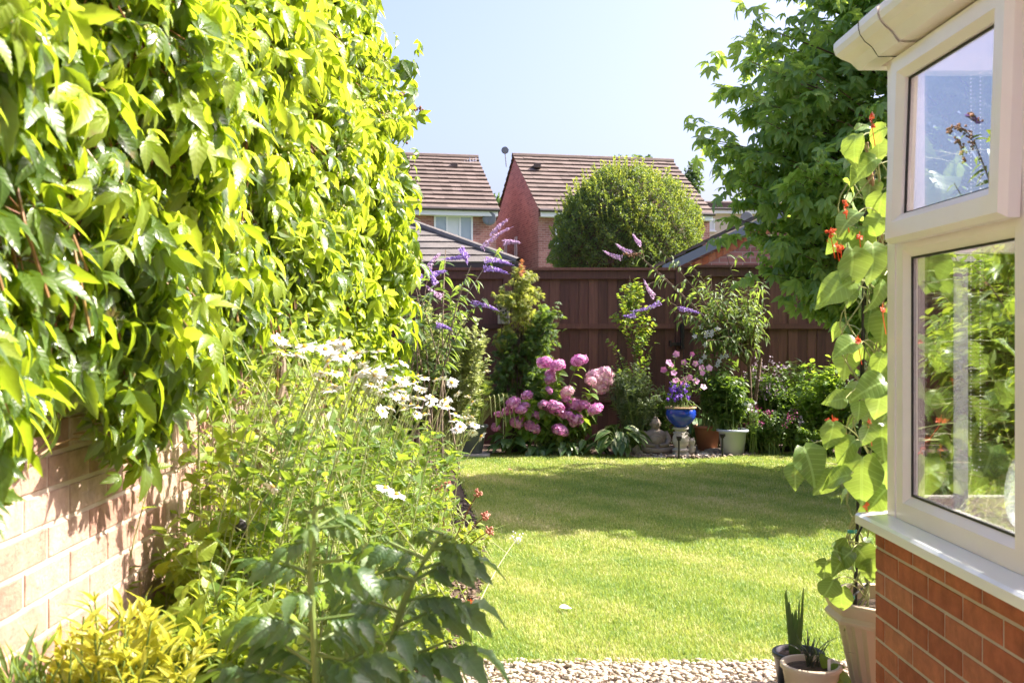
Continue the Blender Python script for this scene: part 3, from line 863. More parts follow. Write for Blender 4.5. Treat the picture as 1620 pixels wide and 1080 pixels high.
def dish(y, r, lean, label):
    t = thing('glass_dish', label, 'dish', (FX + .1, y, ZS + .06), 'glass dishes on the window sill')
    g = Geo(); k = 28
    prof = [(0, 0), (r * .5, .005), (r * .85, .02), (r, .04), (r * 1.01, .044), (r * .98, .046), (r * .84, .026), (r * .5, .011), (0, .006)]
    g.lathe(prof, (0, 0, 0), k)
    V = np.concatenate(g.V); c_, s_ = cos(lean), sin(lean)
    V2 = np.stack([V[:, 2] * 1.0 * c_ + V[:, 0] * s_ * .25, V[:, 1] * .8, V[:, 0]], 1) + np.array([FX + .10, y, ZS + .06 + r])
    g.V = [V2]
    g.build('plate', MT['frost'], t)
m, n, l, out = mat('frosted_glass')
tr = n.new('ShaderNodeBsdfTransparent'); df = n.new('ShaderNodeBsdfTranslucent'); df.inputs[0].default_value = (.8, .85, .88, 1)
gs = n.new('ShaderNodeBsdfGlossy'); gs.inputs['Roughness'].default_value = .15
lw = n.new('ShaderNodeLayerWeight'); lw.inputs[0].default_value = .55
mx = n.new('ShaderNodeMixShader'); mx2 = n.new('ShaderNodeMixShader'); mx2.inputs[0].default_value = .4
l.new(df.outputs[0], mx2.inputs[1]); l.new(gs.outputs[0], mx2.inputs[2])
l.new(lw.outputs['Facing'], mx.inputs[0]); l.new(tr.outputs[0], mx.inputs[1]); l.new(mx2.outputs[0], mx.inputs[2]); l.new(mx.outputs[0], out.inputs[0])
MT['frost'] = m
dish(2.80, .11, .3, 'oval frosted glass dish standing nearer the corner post')
dish(2.66, .12, .3, 'larger oval frosted glass dish standing nearer the mullion')

# ------------------------------------------------------------------ fence
m, n, l, out = mat('fence_stain')
at = n.new('ShaderNodeAttribute'); at.attribute_name = 'lc'
sp = n.new('ShaderNodeSeparateXYZ'); l.new(at.outputs['Vector'], sp.inputs[0])
tcx = n.new('ShaderNodeTexCoord'); mp = n.new('ShaderNodeMapping'); l.new(tcx.outputs['Object'], mp.inputs[0]); mp.inputs['Scale'].default_value = (14, 14, .9)
f = noise(n, l, 3, 6, mp.outputs[0], .65)
c = ramp(n, l, sp.outputs[2], [(0, (.085, .036, .026)), (.6, (.13, .052, .038)), (1, (.19, .082, .058))]).outputs[0]
c = mixc(n, l, .6, c, ramp(n, l, f, [(.3, (.45, .42, .4)), (.7, (1.2, 1.15, 1.1))]).outputs[0], 'MULTIPLY')
pb = n.new('ShaderNodeBsdfPrincipled'); l.new(c, pb.inputs['Base Color']); pb.inputs['Roughness'].default_value = .62
bp = n.new('ShaderNodeBump'); bp.inputs['Strength'].default_value = .6; bp.inputs['Distance'].default_value = .004
l.new(f, bp.inputs['Height']); l.new(bp.outputs[0], pb.inputs['Normal']); l.new(pb.outputs[0], out.inputs[0])
MT['fence'] = m
FD = 12.3
fence = thing('garden_fence', 'dark red brown boarded fence with a capping rail behind the flower bed', 'fence', (1, FD, 0))
posts = [-5.9, -3.9, -1.88, .127, 2.15, 4.15, 6.15, 8.15]
for i, x in enumerate(posts):
    g = Geo(); g.box((x - .05, FD - .06, -.02), (x + .05, FD + .04, 2.095))
    g.build('fence_post', MT['fence'], fence)
for i in range(len(posts) - 1):
    a, b = posts[i] + .052, posts[i + 1] - .052
    zt = 2.045 + (.03 if i >= 4 else 0)
    g = Geo(); x = a
    while x < b - .01:
        w = min(.112 + rng.normal(0, .002), b - x)
        y = FD - .02 + rng.uniform(0, .012)
        g.box((x, y, .12), (x + w - .003, y + .014, zt - .04), r=rng.random())
        x += w
    g.build('fence_panel', MT['fence'], fence)
    g = Geo(); g.box((a, FD + .008, .1), (b, FD + .016, zt - .02)); g.build('backing_boards', MT['fence'], fence)
    g = Geo(); g.box((a, FD - .035, .0), (b, FD + .0, .115)); g.build('gravel_board', MT['fence'], fence)
    g = Geo()
    for z in (1.36, .5): g.box((a, FD - .05, z), (b, FD - .0205, z + .06))
    g.build('rail', MT['fence'], fence)
    g = Geo(); g.box((a, FD - .052, zt - .10), (b, FD + .02, zt - .0)); g.box((a - .01, FD - .075, zt + .001), (b + .01, FD + .045, zt + .032))
    g.build('cap_rail', MT['fence'], fence)
lt = g = Geo()
g.box((2.02, FD - .1, 1.16), (2.18, FD - .055, 1.2)); g.box((2.15, FD - .13, 1.12), (2.19, FD - .055, 1.42)); g.box((2.02, FD - .12, 1.15), (2.05, FD - .055, 1.22))
g.build('gate_latch', MT['black'], fence)
bxp = P(797, 497, 12.1)
ih = thing('insect_box', 'small grey wooden box hanging on the fence behind the acer', 'insect box', bxp)
g = Geo(); g.box(bxp - np.array([.07, .02, .11]), bxp + np.array([.07, .13, .09])); g.build('box_body', M_plain('weathered_wood', (.3, .26, .22), .9, (.4, .36, .3), 20, .4), ih)
g = Geo(); g.box(bxp + np.array([-.09, -.04, .09]), bxp + np.array([.09, .14, .11])); g.build('box_roof', bpy.data.materials['weathered_wood'], ih)
g = Geo()
for q in range(14):
    V, Fq = ico(bxp + np.array([rng.uniform(-.05, .05), -.022, rng.uniform(-.09, .07)]), .012, 1, sq=(1, .3, 1)); g.add(V, Fq)
g.build('hole', MT['black'], ih)

# side fence far right and left (closes the garden)
def plain_fence(x, y0, y1, label):
    t = thing('side_fence', label, 'fence', (x, (y0 + y1) / 2, 0))
    g = Geo(); y = y0
    while y < y1:
        xx = x + rng.uniform(0, .01); g.box((xx, y, 0), (xx + .014, y + .109, 1.95), r=rng.random()); y += .112
    g.build('fence_panel', MT['fence'], t)
    for yy in np.arange(y0, y1 + .1, 1.98):
        g = Geo(); g.box((x - .06, yy - .05, -.02), (x - .002, yy + .05, 2.0)); g.build('fence_post', MT['fence'], t)
plain_fence(7.2, .4, 12.2, 'dark brown side fence along the right of the garden beyond the conservatory')
plain_fence(-3.1, 6.5, 12.2, 'dark brown side fence hidden at the left behind the shrubs')

# ------------------------------------------------------------------ houses beyond
MT['hbrick'] = M_brickface('house_brick', (.24, .095, .08), (.40, .18, .15), (.42, .31, .28))
MT['hbrick2'] = M_brickface('house_brick_red', (.34, .12, .09), (.42, .17, .13), (.36, .26, .22))
MT['tile'] = M_rnd('roof_tile', [(0, (.115, .085, .07)), (.5, (.135, .1, .082)), (1, (.165, .125, .105))], .85, 6, .4, .5, 30, .01)
MT['tile_g'] = M_rnd('grey_roof_tile', [(0, (.12, .11, .1)), (.5, (.15, .135, .12)), (1, (.18, .165, .15))], .85, 6, .4, .5, 30, .01)
MT['hwhite'] = M_plain('white_paint', (.72, .72, .74), .5)
MT['grime'] = M_plain('dark_timber', (.05, .04, .04), .7)
MT['hglass'] = M_plain('house_window_glass', (.30, .36, .42), .08, spec=1.0)
MT['curtain'] = M_plain('net_curtain', (.6, .62, .64), .8)

def roof_slope(g, e0, e1, r0, r1, n, th=.06, seed=0):
    """stepped courses of tiles between eave e0-e1 and ridge r0-r1"""
    e0, e1, r0, r1 = map(np.asarray, (e0, e1, r0, r1))
    nr = nz(np.cross(e1 - e0, r0 - e0)); nr = nr * (1 if nr[2] > 0 else -1)
    for i in range(n):
        t0, t1 = i / n, (i + 1) / n
        a, b = e0 + (r0 - e0) * t0, e1 + (r1 - e1) * t0
        c, d = e0 + (r0 - e0) * t1, e1 + (r1 - e1) * t1
        m_ = max(2, int(np.linalg.norm(b - a) / .33))
        for j in range(m_):
            u0, u1 = j / m_, (j + 1) / m_
            p = [a + (b - a) * u0, a + (b - a) * u1, c + (d - c) * u1, c + (d - c) * u0]
            lift = th * (1 + rng.uniform(-.15, .15))
            V = [p[0] + nr * lift, p[1] + nr * lift, p[2] + nr * .004, p[3] + nr * .004, p[0], p[1]]
            g.add(V, [(0, 1, 2, 3), (4, 5, 1, 0)], np.tile([0, 0, rng.random()], (6, 1)))

def house(name, label, x0, y0, th, L, W, ze, zr, n, windows=(), gwin=(), extra_left=0):
    """front-right-handed: corner (x0,y0) = left front eave corner; runs L along the front, W deep"""
    h = thing(name, label, 'house', (x0, y0, 0))
    ux, uy = np.array([cos(th), sin(th), 0]), np.array([-sin(th), cos(th), 0])
    o = np.array([x0, y0, 0])
    def T(a, b, z): return o + ux * a + uy * b + np.array([0, 0, z])
    hb = np.array([0, 0, 1.])
    g = Geo()
    V = [T(0, 0, 0), T(L, 0, 0), T(L, W, 0), T(0, W, 0), T(0, 0, ze), T(L, 0, ze), T(L, W, ze), T(0, W, ze), T(0, W / 2, zr - .05), T(L, W / 2, zr - .05)]
    g.add(V, [(0, 1, 5, 4), (1, 2, 6, 5), (2, 3, 7, 6), (3, 0, 4, 7)]); g.add(V, [(4, 7, 8), (5, 9, 6)])
    w = g.build('brick_wall', MT['hbrick'], h)
    g = Geo(); ov = .28
    sl = (zr - ze) / (W / 2)
    roof_slope(g, T(-.06, -ov, ze - sl * ov + .06), T(L + .06, -ov, ze - sl * ov + .06), T(-.06, W / 2, zr + .03), T(L + .06, W / 2, zr + .03), n)
    roof_slope(g, T(-.06, W + ov, ze - sl * ov + .06), T(L + .06, W + ov, ze - sl * ov + .06), T(-.06, W / 2, zr + .03), T(L + .06, W / 2, zr + .03), n)
    rf = g.build('tiled_roof', MT['tile'], h)
    g = Geo(); g.tubes(np.array([[T(-.08, W / 2, zr + .03), T(L + .08, W / 2, zr + .03)]]), .11, .11, 8); g.build('ridge', MT['tile'], rf)
    g = Geo()
    ze2 = ze - sl * ov + .02
    for za, zb, d, mm in ((ze2 - .17, ze2 + .01, ov, 0),):
        p = [T(0, -d, za), T(L, -d, za), T(L, -d + .03, za), T(0, -d + .03, za)]
        g.add(p + [q + hb * (zb - za) for q in p], [(0, 1, 5, 4), (1, 2, 6, 5), (2, 3, 7, 6), (3, 0, 4, 7), (4, 5, 6, 7), (0, 3, 2, 1)])
        p = [T(0, -d + .03, za), T(L, -d + .03, za), T(L, 0, za), T(0, 0, za)]
        g.add(p, [(0, 1, 2, 3)])
    g.build('fascia', MT['hwhite'], h)
    g = Geo()
    g.tubes(np.array([[T(-.05, -ov - .05, ze2 + .03), T(L + .05, -ov - .05, ze2 + .03)]]), .055, .055, 8)
    g.build('gutter', MT['grime'], h)
    for (a0, a1, z0, z1, panes, front) in windows:
        g = Geo(); gg = Geo()
        def q(a, d, z): return T(a, -d, z) if front else T(-d, a, z)
        def bx(g_, a_, b_, za, zb, d0, d1):
            p = [q(a_, d0, za), q(b_, d0, za), q(b_, d1, za), q(a_, d1, za)]
            g_.add(p + [k_ + hb * (zb - za) for k_ in p], [(0, 1, 5, 4), (1, 2, 6, 5), (2, 3, 7, 6), (3, 0, 4, 7), (4, 5, 6, 7), (0, 3, 2, 1)])
        f = .06
        bx(g, a0, a1, z1 - f, z1, .0, .04); bx(g, a0, a1, z0, z0 + f, .0, .04)
        xs_ = np.linspace(a0, a1, panes + 1)
        for i, xx in enumerate(xs_):
            w_ = f if 0 < i < panes else f
            bx(g, min(max(xx - w_ / 2, a0), a1 - w_), min(max(xx - w_ / 2, a0), a1 - w_) + w_, z0 + f, z1 - f, .0, .043)
        bx(g, a0 - .05, a1 + .05, z0 - .06, z0 - .002, .0, .1)
        wn_ = g.build('window', MT['hwhite'], h)
        for i in range(panes):
            g = Geo(); bx(g, xs_[i] + .03, xs_[i + 1] - .03, z0 + f, z1 - f, .005, .02)
            g.build('pane', MT['hglass'] if (i % 2 == 0) else MT['curtain'], wn_)
    return h, T

# left house: right front corner seen at px 785
th = radians(12)
cx_, cy_ = P(785, 328, 34)[:2]
L1 = 8.0
ZEV = 5.42
a_h, T1 = house('brick_house', 'brick house with brown tiled roof and white window, left of the two', cx_ - L1 * cos(th), cy_ - L1 * sin(th), th, L1, 7, ZEV, 7.58, 13,
      windows=[(L1 - 2.05, L1 - .78, 4.28, 5.13, 3, True), (L1 - 5.6, L1 - 4.4, 4.28, 5.13, 2, True), (L1 - 3, L1 - 1, .9, 2.2, 3, True)])
cx_, cy_ = P(852, 328, 34)[:2]
b_h, T2 = house('brick_house', 'brick house with its shaded red gable end showing, behind the round bush', cx_, cy_, th, 5.96, 7, ZEV, 7.65, 13,
      windows=[(.55, 1.6, 4.25, 5.15, 2, True), (4.2, 5.3, 4.25, 5.15, 2, True), (3.05, 3.35, 3.95, 4.75, 1, False), (4.7, 5.0, 3.95, 4.75, 1, False)])
cx_, cy_ = P(1098, 328, 47)[:2]
c_h, T3 = house('rendered_house', 'pale house partly hidden between the round bush and the tree', cx_, cy_, radians(4), 9, 7, H + (528 - 331) / F * 47, 7.6, 8,
      windows=[(.4, .95, 5.95, 6.5, 2, True), (3.2, 4.4, 5.8, 6.8, 2, True)])
for ch in c_h.children:
    if ch.name.startswith('brick_wall'): ch.data.materials[0] = M_plain('beige_render', (.5, .42, .35), .9, (.56, .48, .4), 4, .2)
def satdish(p, r, nm, label):
    t = thing('satellite_dish', label, 'satellite dish', p, 'satellite dishes')
    g = Geo(); g.lathe([(0, -.02 * r), (r * .5, .02 * r), (r, .14 * r), (r * .98, .16 * r), (r * .5, .05 * r), (0, .01)], (0, 0, 0), 20)
    V = np.concatenate(g.V); g.V = [np.stack([V[:, 0], -V[:, 2], V[:, 1]], 1) + p]
    g.build('dish', M_plain('dish_grey', (.16, .17, .19), .5) if 'dish_grey' not in bpy.data.materials else bpy.data.materials['dish_grey'], t, smooth=True)
    g = Geo(); g.tubes(np.array([[p + [0, .01, 0], p + [.0, .12, -.05], p + nm]]), .02, .02, 5); g.tubes(np.array([[p + [0, -.03, -r * .8], p + [0, -r, -r * .2]]]), .01, .01, 4)
    g.build('bracket', bpy.data.materials['dish_grey'], t)
satdish(P(799, 238, 36.5), .13, np.array([.05, .15, -.55]), 'small satellite dish on a pole at the gable of the right hand house')
satdish(P(774, 346, 33.7), .22, np.array([0, .25, -.1]), 'satellite dish on the wall beside the white window of the left house')
satdish(P(1181, 345, 46.2), .28, np.array([0, .3, -.1]), 'satellite dish on the pale house beside the tree')
t = thing('roof_aerial', 'thin metal aerial on the ridge of the left house', 'aerial', P(742, 262, 37))
g = Geo(); p = P(743, 262, 37)
g.tubes(np.array([[p + [0, 0, -.3], p + [0, 0, .3]]]), .015, .012, 5); g.tubes(np.array([[p + [-.3, -.1, .05], p + [.25, .1, .2]]]), .012, .012, 5)
for q in np.linspace(-.28, .22, 6): g.tubes(np.array([[p + [q, q * .3, .1 + q * .3 - .13], p + [q, q * .3, .1 + q * .3 + .13]]]), .008, .008, 4)
g.build('aerial_rods', MT['chrome'], t)
for (px, py, lb, hh) in ((719, 262, 'little tile vent on the left house roof', a_h), (850, 262, 'little tile vent', b_h)):
    g = Geo(); p = P(px, py, 36.6); g.box(p - np.array([.12, .25, .1]), p + np.array([.12, .15, .05])); g.build('roof_vent', MT['tile'], hh)

# garage with a hipped roof, left
gar = thing('hipped_garage', 'low garage with grey brown hipped roof behind the fence at the left', 'garage', (.31, 15, 0))
ex, ey, ez = P(820, 416, 15)
wx, wy, rise = 7.0, 5.0, 0.44
x_l, y_b = ex - wx, ey + wy
rh = wy / 2 * rise
g = Geo()
roof_slope(g, (x_l, ey, ez), (ex, ey, ez), (x_l + wy / 2, ey + wy / 2, ez + rh), (ex - wy / 2, ey + wy / 2, ez + rh), 9, .025)
roof_slope(g, (x_l, y_b, ez), (ex, y_b, ez), (x_l + wy / 2, ey + wy / 2, ez + rh), (ex - wy / 2, ey + wy / 2, ez + rh), 9, .025)
roof_slope(g, (ex, ey, ez), (ex, y_b, ez), (ex - wy / 2, ey + wy / 2, ez + rh), (ex - wy / 2, ey + wy / 2, ez + rh), 9, .025)
roof_slope(g, (x_l, ey, ez), (x_l, y_b, ez), (x_l + wy / 2, ey + wy / 2, ez + rh), (x_l + wy / 2, ey + wy / 2, ez + rh), 9, .025)
rf = g.build('tiled_roof', MT['tile_g'], gar)
g = Geo()
for a, b in (((ex, ey, ez + .02), (ex - wy / 2, ey + wy / 2, ez + rh + .02)), ((x_l, ey, ez + .02), (x_l + wy / 2, ey + wy / 2, ez + rh + .02)), ((ex, y_b, ez + .02), (ex - wy / 2, ey + wy / 2, ez + rh + .02)), ((x_l + wy / 2, ey + wy / 2, ez + rh + .02), (ex - wy / 2, ey + wy / 2, ez + rh + .02))):
    g.tubes(np.array([[a, b]]), .06, .06, 8)
g.build('hip_tiles', MT['tile_g'], rf)
g = Geo(); g.box((x_l + .25, ey + .25, 0), (ex - .25, y_b - .25, ez - .001)); g.build('brick_wall', MT['hbrick2'], gar)
g = Geo(); g.box((x_l, ey - .002, ez - .14), (ex, ey + .02, ez - .002)); g.box((ex - .02, ey + .02, ez - .14), (ex + .002, y_b, ez - .002)); g.build('fascia', MT['grime'], gar)

# garage gable, right
gr2 = thing('gabled_garage', 'low brick garage with gable end and dark roof showing beside the tree', 'garage', (5, 15, 0))
xe, _, zee = P(1052, 417, 15); xr = xe + 2.55; zap = zee + 2.55 * .475
g = Geo()
V = [(xe + .12, 15, 0), (2 * xr - xe - .12, 15, 0), (2 * xr - xe - .12, 15, zee), (xr, 15, zap - .05), (xe + .12, 15, zee)]
g.ngon(V); g.ngon([(a, 20, c_) for a, _, c_ in V]); g.box((xe + .12, 15.01, 0), (xe + .14, 19.99, zee - .02))
g.build('brick_wall', MT['hbrick'], gr2)
g = Geo()
roof_slope(g, (xe, 14.9, zee), (xe, 20.1, zee), (xr, 14.9, zap + .03), (xr, 20.1, zap + .03), 9, .03)
roof_slope(g, (2 * xr - xe, 14.9, zee), (2 * xr - xe, 20.1, zee), (xr, 14.9, zap + .03), (xr, 20.1, zap + .03), 9, .03)
g.build('tiled_roof', MT['tile_g'], gr2)
g = Geo()
for s in (1, -1):
    e_ = np.array([xr - s * 2.6, 14.9, zee - .03]); r_ = np.array([xr, 14.9, zap + .0])
    dn = np.array([s * .08, 0, -.13]) * np.array([0, 1, 1])
    p = [e_, r_, r_ + dn, e_ + dn]
    g.add(p + [q + np.array([0, .04, 0]) for q in p], [(0, 1, 2, 3), (4, 5, 6, 7), (0, 1, 5, 4), (3, 2, 6, 7)])
g.build('bargeboard', M_plain('grey_board', (.16, .19, .23), .6), gr2)
g = Geo()
for s in (1, -1):
    e_ = np.array([xr - s * 2.42, 14.99, zee - .12]); r_ = np.array([xr, 14.99, zap - .14])
    N = 24
    for i in range(N):
        a = e_ + (r_ - e_) * (i / N); b = e_ + (r_ - e_) * ((i + .93) / N); dn = np.array([0, 0, -.11])
        g.add([a, b, b + dn, a + dn], [(0, 1, 2, 3)])
g.build('verge_bricks', MT['brick_red'], gr2)
#=PLANTS=
def bez(b, c, e, k=8):
    t = np.linspace(0, 1, k)[None, :, None]
    b, c, e = (np.asarray(q, float)[:, None] for q in (b, c, e))
    return (1 - t) ** 2 * b + 2 * t * (1 - t) * c + t ** 2 * e

def ell(c, r, n, lo=.55, hi=1.0, up=None):
    d = nz(rng.normal(size=(n, 3)))
    if up is not None: d[:, 2] = np.where(d[:, 2] < up, -d[:, 2] * .5, d[:, 2])
    return np.asarray(c) + d * np.asarray(r) * rng.uniform(lo, hi, (n, 1))

def branchy(base, targets, sr=.25, k=8, wob=.06, basespread=.05, up=.6):
    targets = np.asarray(targets, float); N = len(targets)
    b = np.asarray(base, float) + np.concatenate([rng.normal(0, basespread, (N, 2)), np.zeros((N, 1))], 1)
    c = b + (targets - b) * np.array([1 - up, 1 - up, up])[None] * np.array([.9, .9, 1.2]) + rng.normal(0, wob, (N, 3))
    return bez(b, c, targets, k)

def leaves_on(g, PL, tpls, per, size, t0=.3, t1=1.0, droop=.4, out=.9, off=.0, m=0, up=1.0, svar=.35, r=None, along=.6):
    """scatter leaves along polylines"""
    N, k, _ = PL.shape
    tt = rng.uniform(t0, t1, (N, per)) * (k - 1)
    i = np.minimum(tt.astype(int), k - 2); fr_ = (tt - i)[..., None]
    idx = np.arange(N)[:, None]
    pos = PL[idx, i] * (1 - fr_) + PL[idx, i + 1] * fr_
    tg = nz(PL[idx, i + 1] - PL[idx, i])
    rad = rng.normal(size=pos.shape); rad -= (rad * tg).sum(-1, keepdims=True) * tg; rad = nz(rad)
    d = tg * along + rad * out + np.array([0, 0, -droop])
    nr = np.array([0, 0, up]) + rng.normal(0, .35, pos.shape)
    pos = pos + rad * off
    pos, d, nr = pos.reshape(-1, 3), d.reshape(-1, 3), nr.reshape(-1, 3)
    sz = size * rng.uniform(1 - svar, 1 + svar, len(pos))
    rr_ = rng.random(len(pos)) if r is None else r
    which = rng.integers(0, len(tpls), len(pos))
    for j, tp in enumerate(tpls):
        s_ = which == j
        g.inst(tp, pos[s_], d[s_], nr[s_], sz[s_], rr_[s_], m)
    return pos

def plant(name, label, cat, base, targets, tpls, per, size, ml, ms='stem_g', group=None, sr=(.006, .002), part='foliage', tagloc=None, **kw):
    bk = {q: kw.pop(q) for q in ('wob', 'basespread', 'k') if q in kw}
    if 'bup' in kw: bk['up'] = kw.pop('bup')
    t = thing(name, label, cat, base, group)
    PL = branchy(base, targets, **bk)
    g = Geo(); g.tubes(PL, sr[0], sr[1], 5); g.build('stems', MT[ms], t)
    g = Geo(); leaves_on(g, PL, tpls, per, size, **kw); g.build(part, MT[ml], t)
    return t, PL

def twigs(PL, n, length, t0=.3, up=.3):
    """short side twigs off stems, returns polylines"""
    N, k, _ = PL.shape
    tt = rng.uniform(t0, 1, (N, n)) * (k - 1); i = np.minimum(tt.astype(int), k - 2); fr_ = (tt - i)[..., None]
    idx = np.arange(N)[:, None]
    pos = (PL[idx, i] * (1 - fr_) + PL[idx, i + 1] * fr_).reshape(-1, 3)
    tg = nz(PL[idx, i + 1] - PL[idx, i]).reshape(-1, 3)
    d = nz(tg * .5 + nz(rng.normal(size=pos.shape)) + np.array([0, 0, up])) * length * rng.uniform(.5, 1.2, (len(pos), 1))
    return bez(pos, pos + d * .5 + np.array([0, 0, .1 * length]), pos + d, 5)

# ---------- creeper on the wall
cr = thing('creeper', 'huge green and yellow virginia creeper hanging over the left brick wall', 'climbing plant', (WX + .05, 3.8, 0))
def creeper_pts(N, y0, y1, zt):
    Y = rng.uniform(y0, y1, N)
    low = np.interp(Y, [1, 2, 2.9, 3.6, 4.2, 5.2, 6.4], [1.06, 1.1, 1.12, 1.28, 1.2, 1.12, 1.0]) + .08 * np.sin(Y * 7) + rng.normal(0, .05, N)
    top = np.interp(Y, [1, 4, 5.6, 6.3, 6.6], [zt, 3.3, 3.34, 3.0, 2.7])
    u = rng.random(N)
    Z = low + (top - low) * u
    bmax = np.interp(Y, [1, 3, 4.6, 6.1, 6.6], [.30, .30, .40, .50, .36])
    prof = np.interp(u, [0, .12, .4, .8, 1], [.35, .7, 1, .85, .45])
    lump = .72 + .28 * np.sin(Y * 5 + 2 * np.sin(Z * 4)) * np.cos(Z * 5.5 + Y) + .12 * np.sin(Y * 13 + Z * 4) * np.sin(Z * 12)
    d = bmax * prof * lump * rng.uniform(.35, 1.0, N) ** .6
    X = WX + .03 + d
    return np.stack([X, Y, Z], 1), u, d / bmax
def hang(g, pts, size, m=0, tpls=L_creeper):
    N = len(pts)
    d = np.stack([rng.uniform(-.2, .9, N), rng.normal(0.1, .7, N), rng.uniform(-1.1, .1, N)], 1)
    nr = np.stack([rng.uniform(.0, 1.1, N), rng.normal(0, .6, N), rng.uniform(.0, 1.2, N)], 1)
    w = rng.integers(0, len(tpls), N); sz = size * rng.uniform(.4, 1.4, N); r = rng.random(N)
    for j, tp in enumerate(tpls): g.inst(tp, pts[w == j], d[w == j], nr[w == j], sz[w == j], r[w == j], m)
g = Geo()
p1, u1, q1 = creeper_pts(11500, 1.0, 6.62, 3.1)
thin = (p1[:, 1] > 3.6) & (p1[:, 1] < 5.7) & (p1[:, 2] < 2.7) & (rng.random(len(p1)) < .3 + .3 * np.sin(p1[:, 1] * 6 + 3) * np.sin(p1[:, 2] * 7))
p1, u1, q1 = p1[~thin], u1[~thin], q1[~thin]
hang(g, p1, .074)
ye = rng.uniform(6.1, 6.55, 420); ze_ = rng.uniform(1.0, 3.1, 420)
pe = np.stack([WX - .25 + rng.uniform(0, .72, 420), ye, ze_], 1); hang(g, pe, .11)
g.build('foliage', MT['creeper'], cr, smooth=True)
g = Geo()
p2, u2, q2 = creeper_pts(2300, 1.0, 6.62, 3.1); sel = (q2 > .45); p2 = p2[sel] + np.array([.05, 0, 0])
hang(g, p2, .078)
g.build('sunlit_foliage', MT['creeper_y'], cr, smooth=True)  # outer leaves that carry the backlit yellow in their material
# small-leaved growth further along
g = Geo()
pts = np.stack([WX + rng.uniform(.03, .32, 2600), rng.uniform(3.4, 6.4, 2600), rng.uniform(.75, 1.9, 2600)], 1)
g.inst(L_small, pts, rng.normal(0, 1, (2600, 3)) + [.3, 0, -.4], rng.normal(0, .5, (2600, 3)) + [.5, 0, .8], rng.uniform(.03, .06, 2600))
g.build('small_foliage', MT['fresh'], cr)
g = Geo()
sel = rng.random(len(p1)) < .35; e = p1[sel]; b = e.copy(); b[:, 0] = WX + .02; b[:, 1] += rng.normal(0, .12, len(b)); b[:, 2] += rng.uniform(-.05, .25, len(b))
g.tubes(bez(b, (b + e) / 2 + [0, 0, .06], e, 5), .0024, .0016, 4)
ys_ = rng.uniform(1.2, 6.2, 190)
k_ = 14; W = []
for y in ys_:
    z = np.linspace(rng.uniform(1.3, 1.9) if y < 3.6 else rng.uniform(.8, 1.5), rng.uniform(2, 3.1), k_)
    W.append(np.stack([WX + .03 + rng.uniform(0, .15) + .03 * np.sin(z * 9 + y), y + np.cumsum(rng.normal(0, .04, k_)), z], 1))
g.tubes(np.array(W), .0035, .002, 5)
g.build('shoots', MT['stem_red'], cr)
for i in range(9):
    g = Geo(); y = 3.9 + .28 * i + rng.normal(0, .05); k_ = 22
    z = np.linspace(0, rng.uniform(1.4, 2.1), k_)
    x = WX + .10 + .05 * np.sin(z * 7 + i) + .06 * rng.random() ; yy = y + .10 * np.sin(z * 5.5 + i * 2) + .12 * z * rng.normal()
    g.tubes(np.array([np.stack([x, yy, z], 1)]), .019, .009, 7)
    g.build('trunk', MT['wood_pale'], cr)
bc = Geo()
for q in range(34):
    V, Fq = ico(rng.normal(0, .022, 3), rng.uniform(.0035, .0055), 0); bc.add(V, Fq)
sel = rng.choice(np.where(q1 > .55)[0], 90, replace=False)
first = None
for i in sel:
    if first is None:
        bc.V = [v + p1[i] for v in bc.V]; first = bc.build('flower_cluster', MT['berry'], cr, origin=None); base0 = p1[i]
    else:
        o = link(first.copy()); o.parent = cr; o.location = tuple(p1[i] - base0)

# ---------- shade-casting garden tree (sweetgum) on the right
tree = thing('sweetgum_tree', 'tall sweetgum tree with dark star shaped leaves rising behind the runner bean', 'tree', (4.25, 8.95, 0))
k_ = 10; tb_ = np.array([4.25, 8.95, 0])
trunkP = np.stack([4.25 + .05 * np.sin(np.linspace(0, 3, k_)), 8.95 + 0 * np.linspace(0, 1, k_), np.linspace(0, 5.8, k_)], 1)
g = Geo(); g.tubes(trunkP[None], .12, .03, 10); 
# crown envelope from the silhouette: radius in -X side by height
def crown_r(z): return np.interp(z, [1.35, 1.7, 2.1, 2.6, 3.1, 3.7, 4.2, 4.8, 5.4, 6.0, 7.0], [1.3, 1.75, 2.0, 2.3, 2.42, 2.38, 1.85, 1.4, 1.0, .2, .1])
N = 560
zt_ = rng.uniform(1.35, 6.0, N) ; a = rng.uniform(0, 2 * pi, N); nc_ = 125; ci = rng.integers(0, nc_, N); zt_ = np.clip(rng.uniform(1.4, 6.0, nc_)[ci] + rng.normal(0, .2, N), 1.35, 6.1); ac_ = rng.uniform(0, 2 * pi, nc_); ac_[:34] = rng.uniform(2.5, 3.9, 34); a = ac_[ci] + rng.normal(0, .14, N)
rr_ = crown_r(zt_) * np.clip((rng.uniform(.25, 1.0, nc_) ** .4)[ci] + rng.normal(0, .06, N), .15, 1.03)
tg_ = np.stack([4.25 + rr_ * np.cos(a), 8.95 + rr_ * .8 * np.sin(a), zt_], 1)
zb = np.clip(zt_ - rng.uniform(.3, 1.0, N) - rr_ * .1, .9, 6.2)
bs = np.stack([np.full(N, 4.25), np.full(N, 8.95), zb], 1)
limbs = bez(bs, (bs + tg_) / 2 + [0, 0, .15], tg_, 8)
g.tubes(limbs, .016, .003, 5)
g.build('trunk', MT['wood'], tree)
tw = twigs(limbs, 8, .36, .5, .1)
g = Geo(); leaves_on(g, tw, [L_star], 4, .105, t0=.2, droop=.85, out=1.0, off=.03)
leaves_on(g, limbs, [L_star], 7, .10, t0=.86, droop=.7, out=.8)
leaves_on(g, limbs, [L_star], 7, .088, t0=.45, droop=.75, out=1, off=.03)
g.build('crown', MT['star'], tree)

